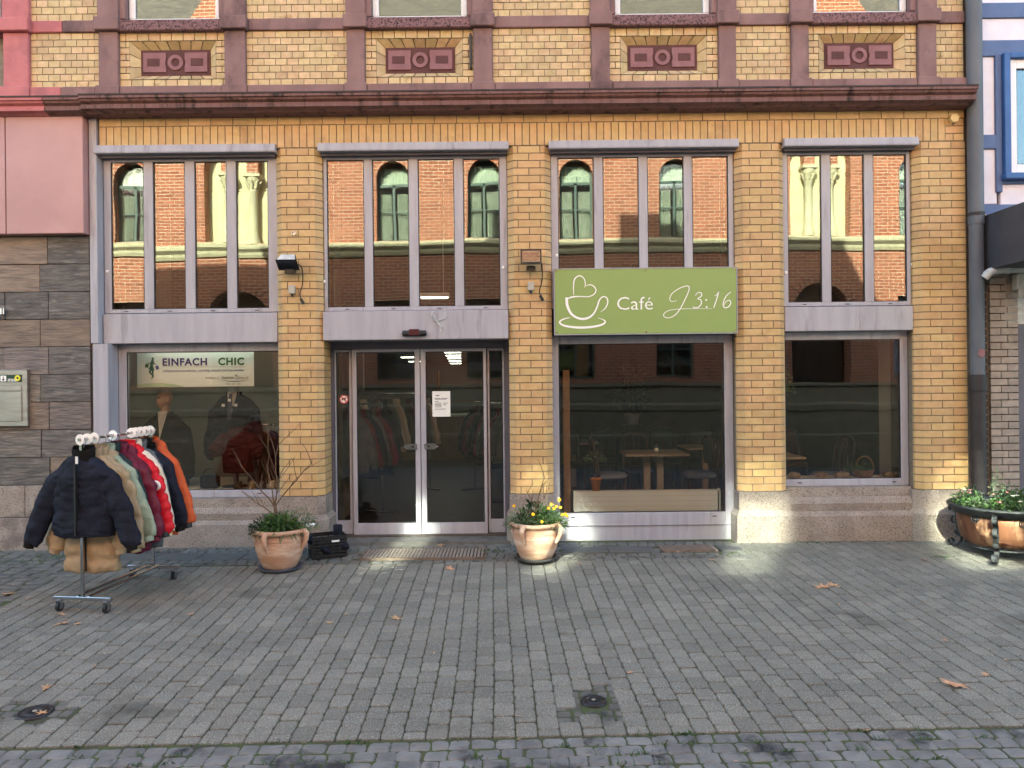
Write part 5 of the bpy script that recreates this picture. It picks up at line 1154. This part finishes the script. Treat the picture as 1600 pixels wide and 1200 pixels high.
# mannequins
def suit(label, x, y, zneck, m, head, hw=.26, L=.95):
    o = garment('mannequin', label, None, hw, L, [m, m, m], sl=.62, spread=.02, thick=.12, collar=.05, seed=31+head, hang=False); o['category'] = 'mannequin'; o.location = (x, y, zneck+.10)
    V = MB(); V.add([(-.055,-.07,-.105),(.055,-.07,-.105),(.0,-.168,-.44),(.0,-.10,-.10)], [(0,2,3),(3,2,1)]); V.add([(-.06,-.066,-.10),(0,-.158,-.44),(.06,-.066,-.10)], [(0,1,2)]); V.build('shirt', 'shirt_cloth', o)
    lp = MB()
    for e in (-1, 1): lp.add([(e*.062,-.062,-.095),(e*.115,-.09,-.23),(e*.012,-.172,-.47),(e*.004,-.17,-.45)], [(0,1,2,3)])
    lp.build('lapel', m, o)
    MB().tube([(0,.0,-.16),(0,.0,-.03)], [.06,.052], 14).build('neck', 'skin_form' if head else 'shirt_cloth', o)
    if not head:
        tm = MB(); tm.add([(-.02,-.125,-.12),(.02,-.125,-.12),(.028,-.175,-.42),(0,-.178,-.45),(-.028,-.175,-.42)], [(0,4,3,2,1)]); tm.build('tie', 'tie_cloth', o)
        for q in ((-.075,-.26),(.075,-.26),(0,-.20)): BOX('tag', 'paper', o, q[0]-.018,q[0]+.018,-.165,-.16,q[1]-.016,q[1]+.016)
    if head:
        rg = []
        for i in range(15):
            t = i/14; z = -.06+t*.235; a = .072*math.sin(PI*(t*.86+.10))**.6; b = .092*math.sin(PI*(t*.84+.12))**.6; ring = []
            for k in range(24):
                th = 2*PI*k/24; px, py = a*math.cos(th), b*math.sin(th)+(-.012 if t < .3 else .0)
                f = max(0, math.cos(th+PI/2))**6                  # face side (-y)
                py -= f*(.024*math.exp(-((t-.40)/.07)**2)+.010*math.exp(-((t-.60)/.05)**2)+.012*math.exp(-((t-.2)/.06)**2)+.012*math.exp(-((t-.08)/.06)**2))
                s2_ = max(0, math.cos((th+PI/2-.42))*1)**14+max(0, math.cos((th+PI/2+.42)))**14
                py += s2_*.013*math.exp(-((t-.53)/.05)**2)
                ring.append(Vector((px, py, z)))
            rg.append([Matrix.Rotation(-.75,3,'Z') @ p for p in ring])
        hd = MB().loft(rg).build('head', 'skin_form', o)
        for e in (-1, 1):
            MB().tube([Matrix.Rotation(-.75,3,'Z') @ Vector((e*.070,.005,.02)), Matrix.Rotation(-.75,3,'Z') @ Vector((e*.077,.012,.055)), Matrix.Rotation(-.75,3,'Z') @ Vector((e*.074,.012,.08))], [.008,.014,.008], 8).build('ear', 'skin_form', hd)
            fm = MB(); fm.tube([Matrix.Rotation(-.75,3,'Z') @ Vector((e*.046,-.082,.068)), Matrix.Rotation(-.75,3,'Z') @ Vector((e*.018,-.094,.066))], .006, 6); fm.build('eyebrow', 'dark_wood', hd)
        fm = MB(); fm.tube([Matrix.Rotation(-.75,3,'Z') @ Vector((-.022,-.090,-.012)), Matrix.Rotation(-.75,3,'Z') @ Vector((.0,-.100,-.012)), Matrix.Rotation(-.75,3,'Z') @ Vector((.022,-.090,-.012))], .005, 6); mat('lip', lin(140,92,80), rough=.5); fm.build('mouth', 'lip', hd)
    MB().tube([(0,0,-L-.02),(0,0,-(zneck+.10)+.60)], .018, 8).build('stand_pole', 'chrome', o); MB().lathe([(0,0),(.15,0),(.15,.012),(0,.016)], (0,0,-(zneck+.10)+.58), 20).build('stand_base', 'dark_metal', o)
    return o
suit('bald mannequin in a charcoal suit and pale shirt behind the first window', X(258,640,.75), .75, Z(258,640,.75)-.02, 'suit_cloth', 1, .27, 1.0)
suit('headless mannequin in a navy suit and tie under the banner end', X(366,610,.75), .75, Z(366,612,.75), 'suit_navy', 0, .26, .86)
dsx = garment('dress_form', 'dark maroon short-sleeved dress on a low form in the first window', None, .19, .66, ['c_maroon','c_maroon','c_maroon'], sl=.16, spread=.12, thick=.10, collar=.04, seed=44, hang=False, taper=-.12); dsx['category'] = 'dress form'; dsx.location = (X(371,668,.55), .55, Z(371,668,.55)+.12)
MB().tube([(0,0,-.62),(0,0,-.83)], .014, 8).build('stand', 'dark_metal', dsx)
tr = thing('wooden_trellis', 'folding wooden lattice at the pillar end of the first window', 'trellis', (-2.70,1.2,.58))
for k in range(7):
    for e in (-1,1): MB().tube([(-.17,.0+.008*e,.75+k*.14-.17*e),(.17,.008*e,.75+k*.14+.17*e)], .009, 5).build('slat', 'mid_wood', tr)
def shoe(x, y, z, rz_, m, lb):
    o = thing('shoe', lb, 'shoe', (x,y,z), rz_, 'shoes on the window platform')
    rg = [[(.038*a*math.cos(2*PI*k/14)+0, .06*b*math.sin(2*PI*k/14)+oy, zz) for k in range(14)] for a, b, oy, zz in ((1,2.1,0,0),(1.05,2.15,0,.02),(1,2.0,.0,.035),(.9,1.3,.035,.06),(.85,.95,.05,.085))]
    MB().loft(rg).build('upper', m, o); MB().loft([[(.04*math.cos(2*PI*k/14), .128*math.sin(2*PI*k/14), zz) for k in range(14)] for zz in (-.008,.004)]).build('sole', 'grey_plastic', o)
for i, (px, m, lb) in enumerate([(372,'dark_wood','brown shoe at the left of the shoes on the window platform'), (392,'c_beige','beige shoe leaning second among the shoes on the window platform'), (408,'c_grey','grey trainer near the pillar on the window platform'), (423,'c_cream','pale trainer at the pillar end of the window platform')]): shoe(X(px,765,.42), .42+.05*(i % 2), .59, R.uniform(-.5,.5), m, lb)
hb = thing('handbag', 'small dark handbag on the platform under the navy suit', 'handbag', (X(328,740,.6),.6,.58)); MB().bbox(-.11,.11,-.05,.05,0,.16,b=.02).build('body', 'suit_cloth', hb); MB().tube([(.08*math.cos(t),0,.15+.09*math.sin(t)) for t in [k*PI/8 for k in range(9)]], .007, 6).build('handle', 'suit_cloth', hb)
# racks inside
def indoor_rack(x, y, rz_, L, z, lb, cols, glabel, grp):
    o = thing('shop_rack', lb, 'clothes rack', (x,y,.05), rz_)
    MB().tube([(-L/2,0,z),(L/2,0,z)], .013, 8).build('rail', 'chrome', o)
    for e in (-1,1): MB().tube([(e*L/2,0,0),(e*L/2,0,z)], .013, 8).build('upright', 'chrome', o); MB().tube([(e*L/2,-.25,.02),(e*L/2,.25,.02)], .015, 8).build('foot', 'chrome', o)
    n = int(L/.12)
    for k in range(n):
        src = PROT[cols[k % len(cols)]]; c = copy_tree(src); c.location = (x+math.cos(rz_)*(-L/2+.06+k*L/n), y+math.sin(rz_)*(-L/2+.06+k*L/n), z+.03); c.rotation_euler = (0,0,rz_+PI/2+R.uniform(-.1,.1)); c['label'] = f"{ORD[k]} garment from the left, {CN[cols[k % len(cols)]]}, on the {glabel}"; c['group'] = grp; c['category'] = 'garment'; c.name = 'hanging_garment'
PROT = {}
ORD = 'first second third fourth fifth sixth seventh eighth ninth tenth eleventh twelfth thirteenth fourteenth fifteenth'.split()
CN = {'c_wine':'wine red','c_navy':'navy','c_grey':'grey','c_olive':'olive','c_cream':'cream','c_black':'black','c_orange':'rust'}
for i, (c, hw, L) in enumerate((('c_wine',.22,.75), ('c_navy',.22,.95), ('c_grey',.21,.85), ('c_olive',.22,.8), ('c_cream',.21,.9), ('c_black',.22,.85), ('c_orange',.20,.7))):
    PROT[c] = garment('hanging_garment', '', '', hw, L, [c], sl=.5, spread=.05, thick=.055, n=14, rows=10, seed=60+i)
indoor_rack(-2.95, 1.35, .35, .9, 1.25, 'chrome rack of garments behind the first window at the pillar', ['c_grey','c_olive','c_navy','c_wine'], 'rack behind the maroon dress', 'garments on the rack in the first window')
indoor_rack(-2.0, 3.6, .75, 1.7, 1.60, 'long rack of clothes seen through the left glass door', ['c_wine','c_navy','c_grey','c_cream','c_olive'], 'long rack behind the left door', 'garments behind the left door')
indoor_rack(-.35, 3.4, -1.2, 1.5, 1.45, 'rack of dark clothes seen through the right glass door', ['c_black','c_navy','c_wine','c_grey'], 'rack behind the right door', 'garments behind the right door')
indoor_rack(-1.9, 1.5, 1.25, .8, 1.50, 'short rack of clothes behind the narrow left side light', ['c_grey','c_wine','c_navy'], 'short rack behind the side light', 'garments behind the side light')
for p in PROT.values():
    for ch in list(p.children): bpy.data.objects.remove(ch)
    bpy.data.objects.remove(p)
ct = thing('shop_counter', 'pale shop counter far inside behind the glass doors', 'counter', (-1.6,9.5,.05)); BOX('front', 'mid_wood', ct, -1.2,1.2,-.3,.3,0,1.0,b=.01); BOX('top', 'room_white', ct, -1.25,1.25,-.35,.35,1.0,1.05,b=.005)
mo = thing('monitor', 'small black computer monitor on the shop counter', 'monitor', (-2.0,9.4,1.10)); BOX('screen', 'black_plastic', mo, -.25,.25,-.02,.02,.12,.45,b=.006); MB().tube([(0,0,0),(0,0,.13)], .02, 8).build('stand', 'black_plastic', mo)
sh_ = thing('shop_shelf', 'pale wall shelf with goods at the back of the clothes shop', 'shelf', (-.9,11.5,.05)); 
for z in (.9,1.3,1.7): BOX('board', 'mid_wood', sh_, -1,1,-.15,.15,z,z+.03)
for e in (-1,1): BOX('side', 'mid_wood', sh_, e*1.02-.02,e*1.02+.02,-.16,.16,0,2.1)
mr = thing('framed_mirror', 'white framed mirror on the shop wall behind the left door', 'mirror', (-2.9,5.2,1.7)); BOX('frame', 'white_paint', mr, -.25,.25,-.02,.02,0,.7,b=.01)
# ceiling lights
def lamp(x, y, z, L, lb, grp, wd_=.14):
    o = thing('ceiling_light', lb, 'ceiling light', (x,y,z), 0, grp); BOX('casing', 'white_paint', o, -L/2-.02,L/2+.02,-wd_/2-.02,wd_/2+.02,.0,.05); BOX('tube', 'lamp_tube', o, -L/2,L/2,-wd_/2,wd_/2,-.014,-.001)
names = ['nearest', 'second', 'third', 'fourth', 'fifth', 'farthest']
for k, d in enumerate((12.8,14.4,16.0,17.7,19.8,22.0)): lamp(X(706+k*1.2,550,d-8.6), d-8.6, 2.40, .30, f'{names[k]} lit strip light of the row seen through the right door', 'lit strips behind the right door')
for k, (px, d) in enumerate(((625,14.0),(640,16.8),(650,19.8))): lamp(X(px,555,d-8.6), d-8.6, 2.40, .36, f'{names[k] if k < 2 else "farthest"} lit strip light of the three seen through the left door', 'lit strips behind the left door')
lamp(X(679,468,1.3), 1.3, Z(679,468,1.3)+.03, .34, 'short lit strip light seen through the upper pane over the doors', None, .10)
tag(MB().tube([(X(693,468,1.3),1.3,Z(679,468,1.3)+.08),(X(693,468,1.3),1.3,4.45)], .004, 5).build('lamp_cord', 'white_plastic'), 'thin cord holding the short strip light over the doors', 'cord')
for k, px in enumerate((537, 782)): tag(MB().loft([[(a*math.cos(2*PI*j/12), a*.7*math.sin(2*PI*j/12), z) for j in range(12)] for a, z in ((.09,0),(.10,.02),(.08,.05),(.03,.065))]).build('door_stop', 'stone_tan', loc=(X(px,820,.6),.6,.05)), ('pale stone lying behind the left side light', 'pale stone lying behind the right side light')[k], 'stone')
lamp(-3.62, .40, 2.42, 1.3, 'added strip light, lit, hidden behind the lintel over the first window display', None, .10)  # added lamp out of view, brightens the banner and mannequins
# ================================================================== INSIDE THE CAFÉ
FZ = .05
def chair(x, y, rz_, seat, lb, grp='café chairs'):
    o = thing('cafe_chair', lb, 'chair', (x,y,FZ), rz_, grp)      # faces -y locally
    rg = [[(math.copysign(abs(math.cos(t))**.7,math.cos(t))*a, math.copysign(abs(math.sin(t))**.7,math.sin(t))*a, z) for t in [2*PI*k/20 for k in range(20)]] for a, z in ((.20,.43),(.225,.45),(.225,.48),(.19,.505),(.1,.51))]
    MB().loft(rg).build('seat', seat, o)
    for sx in (-1,1):
        MB().tube([(sx*.17,-.17,.44),(sx*.18,-.19,0)], [.02,.015], 8).build('leg', 'dark_wood', o)
        MB().tube([(sx*.17,.18,.46),(sx*.18,.24,0)], [.02,.015], 8).build('leg', 'dark_wood', o)
    b = MB(); b.tube(catmull([(-.17,.18,.44),(-.20,.22,.70),(-.17,.26,.92),(0,.28,.99),(.17,.26,.92),(.20,.22,.70),(.17,.18,.44)],5), .020, 8)
    b.tube(catmull([(-.05,.20,.50),(-.09,.23,.72),(-.05,.27,.95)],5), .014, 6); b.tube(catmull([(.05,.20,.50),(.09,.23,.72),(.05,.27,.95)],5), .014, 6); b.tube([(0,.20,.5),(0,.24,.75),(0,.275,.96)], [.02,.03,.02], 6)
    b.build('backrest', 'dark_wood', o)
    if seat == 'red_leather' or seat == 'teal_fabric': MB().bbox(-.19,.19,.23,.29,.60,.97,b=.03).build('back_cushion', seat, o)
def table(x, y, w_, d_, lb, base2=False):
    o = thing('cafe_table', lb, 'table', (x,y,FZ)); BOX('top', 'table_wood', o, -w_/2,w_/2,-d_/2,d_/2,.745,.775,b=.006)
    for sx in ((-.09,.09) if base2 else (0,)): BOX('column', 'table_wood', o, sx-.045,sx+.045,-.045,.045,.02,.744)
    BOX('base', 'dark_metal', o, -.25,.25,-.2,.2,0,.02)
def jar(x, y, lb):
    o = thing('sugar_jar', lb, 'jar', (x,y,FZ+.776)); MB().lathe([(0,0),(.04,0),(.042,.01),(.042,.07),(.03,.09),(0,.09)], n=16).build('glass', 'glass_small', o); MB().lathe([(0,.006),(.037,.006),(.037,.06),(0,.062)], n=14).build('sugar', 'sign_white', o); MB().lathe([(0,.09),(.03,.09),(.028,.115),(.01,.14),(0,.14)], n=12).build('lid', 'chrome', o)
table(1.95, 2.1, .85, .75, 'square café table with sugar jar behind the large café window', True); jar(1.98, 2.0, 'sugar jar on the table behind the large café window')
chair(1.35, 2.0, PI/2, 'seat_fabric', 'pale-seated wooden chair on the door side of the café table'); chair(2.58, 2.0, -PI/2, 'seat_fabric', 'pale-seated wooden chair on the right side of the café table'); chair(1.85, 2.75, 0.05, 'seat_fabric', 'wooden chair standing behind the café table, back to the room')
for k, (x, y, r_, lb) in enumerate([(.9,3.4,.2,'dark upholstered chair farthest left in the café'), (1.5,4.0,0,'teal upholstered chair left of the potted café plant'), (2.5,3.9,.1,'teal upholstered chair right of the potted café plant'), (3.0,3.6,-.2,'dark teal chair near the middle pillar in the café')]): chair(x, y, r_, 'teal_fabric', lb)
table(2.9, 3.0, .7, .7, 'second café table close to the middle brick pillar'); table(1.0, 4.2, .8, .7, 'dim café table at the back left of the café')
ra = thing('radiator', 'long low cream radiator on feet behind the large café window', 'radiator', (0,.40,FZ)); x0, x1, z0, z1 = X(896,780,.4), X(1120,780,.4), Z(1000,798,.4)-FZ, Z(1000,766,.4)-FZ
BOX('front_plate', 'radiator_white', ra, x0,x1,-.05,-.03,z0,z1,b=.006); BOX('rear_plate', 'radiator_white', ra, x0,x1,.03,.05,z0,z1,b=.006); BOX('top_grille', 'radiator_white', ra, x0+.01,x1-.01,-.029,.029,z1-.02,z1-.004)
for k in range(3): BOX('groove', 'grey_plastic', ra, x0+.01, x1-.01, -.0515, -.05, z0+(z1-z0)*(.25+.25*k)-.001, z0+(z1-z0)*(.25+.25*k)+.001)
for xx in (x0+.15, x1-.22): MB().tube([(xx,0,0),(xx,0,z0+.01)], .012, 8).build('foot', 'chrome', ra)
MB().tube(catmull([(x1-.02,-.0,z1-.04),(x1+.02,0,z1+.0),(x1+.035,0,z1-.05),(x1+.035,0,0)],5), .013, 8).build('pipe', 'radiator_white', ra)
op = thing('orange_pot', 'small orange plant pot with thin twigs standing on the radiator', 'plant pot', (X(931,760,.4),.40,FZ+z1)); MB().lathe([(0,0),(.045,0),(.062,.13),(.066,.13),(.066,.15),(.055,.15),(.05,.11),(0,.11)], n=20).build('pot', 'orange_pot', op)
mb = MB(); rr = random.Random(4)
for k in range(7): mb.tube([(0,0,.1),(rr.gauss(0,.05),rr.gauss(0,.03),.28),(rr.gauss(0,.12),rr.gauss(0,.06),.42)], [.003,.002,.0015], 4, 0)
leafy(mb, (-.02,0,.34), .14,.08,.14, 160, .035, .02, .2, 1, .3, rr); mb.build('twigs', ['bark','leaf_grey_green'], op)
def houseplant(loc, potr, poth, n, rx, rz_, ln, wd_, lb, pm='radiator_white', nm='potted_plant', stem=.3, mi='leaf_dark'):
    o = thing(nm, lb, 'plant', loc); MB().lathe([(0,0),(potr*.75,0),(potr,poth),(potr*1.08,poth),(potr*1.08,poth+.02),(potr*.92,poth+.02),(potr*.9,poth-.02),(0,poth-.02)], n=20).build('pot', pm, o)
    m1 = MB(); rr = random.Random(len(lb))
    for k in range(5): m1.tube([(0,0,poth-.02),(rr.gauss(0,.05),rr.gauss(0,.05),poth+stem*.5),(rr.gauss(0,rx*.4),rr.gauss(0,rx*.4),poth+stem+rz_*.5)], [.008,.006,.004], 5)
    m1.build('stems', 'bark', o); m2 = MB(); leafy(m2, (0,0,poth+stem), rx,rx,rz_, n, ln, wd_, .3, 0, .4, rr); m2.build('leaves', mi, o)
sb = thing('plant_stand', 'slim dark stand carrying the potted plant at the back of the café', 'stand', (2.05,4.6,FZ)); BOX('top', 'dark_wood', sb, -.16,.16,-.16,.16,1.0,1.03); 
for sx in (-1,1):
    for sy in (-1,1): BOX('leg', 'dark_wood', sb, sx*.13-.015,sx*.13+.015,sy*.13-.015,sy*.13+.015,0,1.0)
houseplant((2.05,4.6,FZ+1.03), .13, .16, 420, .28, .75, .16, .035, 'tall leafy plant in a pale pot at the back of the café', stem=.15)
table(3.35, 1.5, .75, .7, 'small café table with sugar jar behind the right-hand window'); jar(3.45, 1.35, 'sugar jar on the table behind the right-hand window')
chair(4.25, 1.75, -PI/2+.2, 'seat_fabric', 'wooden chair right of the small table behind the right-hand window'); chair(2.98, 2.1, PI/2, 'teal_fabric', 'teal chair behind the third pillar, left of the small café table')
chair(3.55, 3.3, 0, 'red_leather', 'dark red leather chair deeper in the café, behind the sugar jar'); chair(4.3, 3.3, 0, 'red_leather', 'dark red leather chair deeper in the café, near the white wall end')
sl_ = BOX('window_board', 'room_white', B, 3.1, 4.53, .275, .62, .60, .655)
for k, (px, s, lb) in enumerate([(1241,.075,'tan stone at the left end of the right-hand window board'), (1284,.07,'tan stone second from left on the right-hand window board'), (1317,.08,'tan stone, tallest of those on the right-hand window board'), (1395,.09,'flat tan stone at the right end of the right-hand window board')]):
    rr = random.Random(k); rg = [[(s*a*(1+.25*rr.uniform(-1,1))*math.cos(2*PI*j/9), s*.7*a*(1+.2*rr.uniform(-1,1))*math.sin(2*PI*j/9), z*s) for j in range(9)] for a, z in ((.9,0),(1.05,.3),(.9,.65),(.4,.9 if k != 3 else .5))]
    tag(MB().loft(rg, sm=False).build('display_stone', 'stone_tan', loc=(X(px,748,.4),.42,.656)), lb, 'stone', 'stones on the window board')
bk = thing('fern_basket', 'green fern in a small wicker basket on the right-hand window board', 'plant', (X(1350,745,.42),.45,.656)); MB().lathe([(0,0),(.10,0),(.125,.08),(.13,.085),(.115,.085),(.10,.05),(0,.05)], n=20).build('basket', 'wicker', bk); MB().tube([(.0+.11*math.cos(t)+.02,0,.08+.16*math.sin(t)) for t in [k*PI/10 for k in range(11)]], .007, 6).build('handle', 'wicker', bk)
mb = MB(); leafy(mb, (-.05,0,.07), .15,.10,.13, 420, .05, .008, .4, 0, .5, random.Random(2)); mb.build('fronds', 'leaf_green', bk)
houseplant((3.22,.9,1.9), .09, .10, 700, .24, .42, .05, .02, 'leafy climber in the left corner of the right-hand window', stem=-.35, mi='leaf_green', nm='hanging_plant')
wdp = tag(MB().bbox(.60,.68,.48,.56,FZ,1.95,b=.004).build('wooden_post', 'mid_wood'), 'upright wooden post inside the left edge of the café window', 'post')
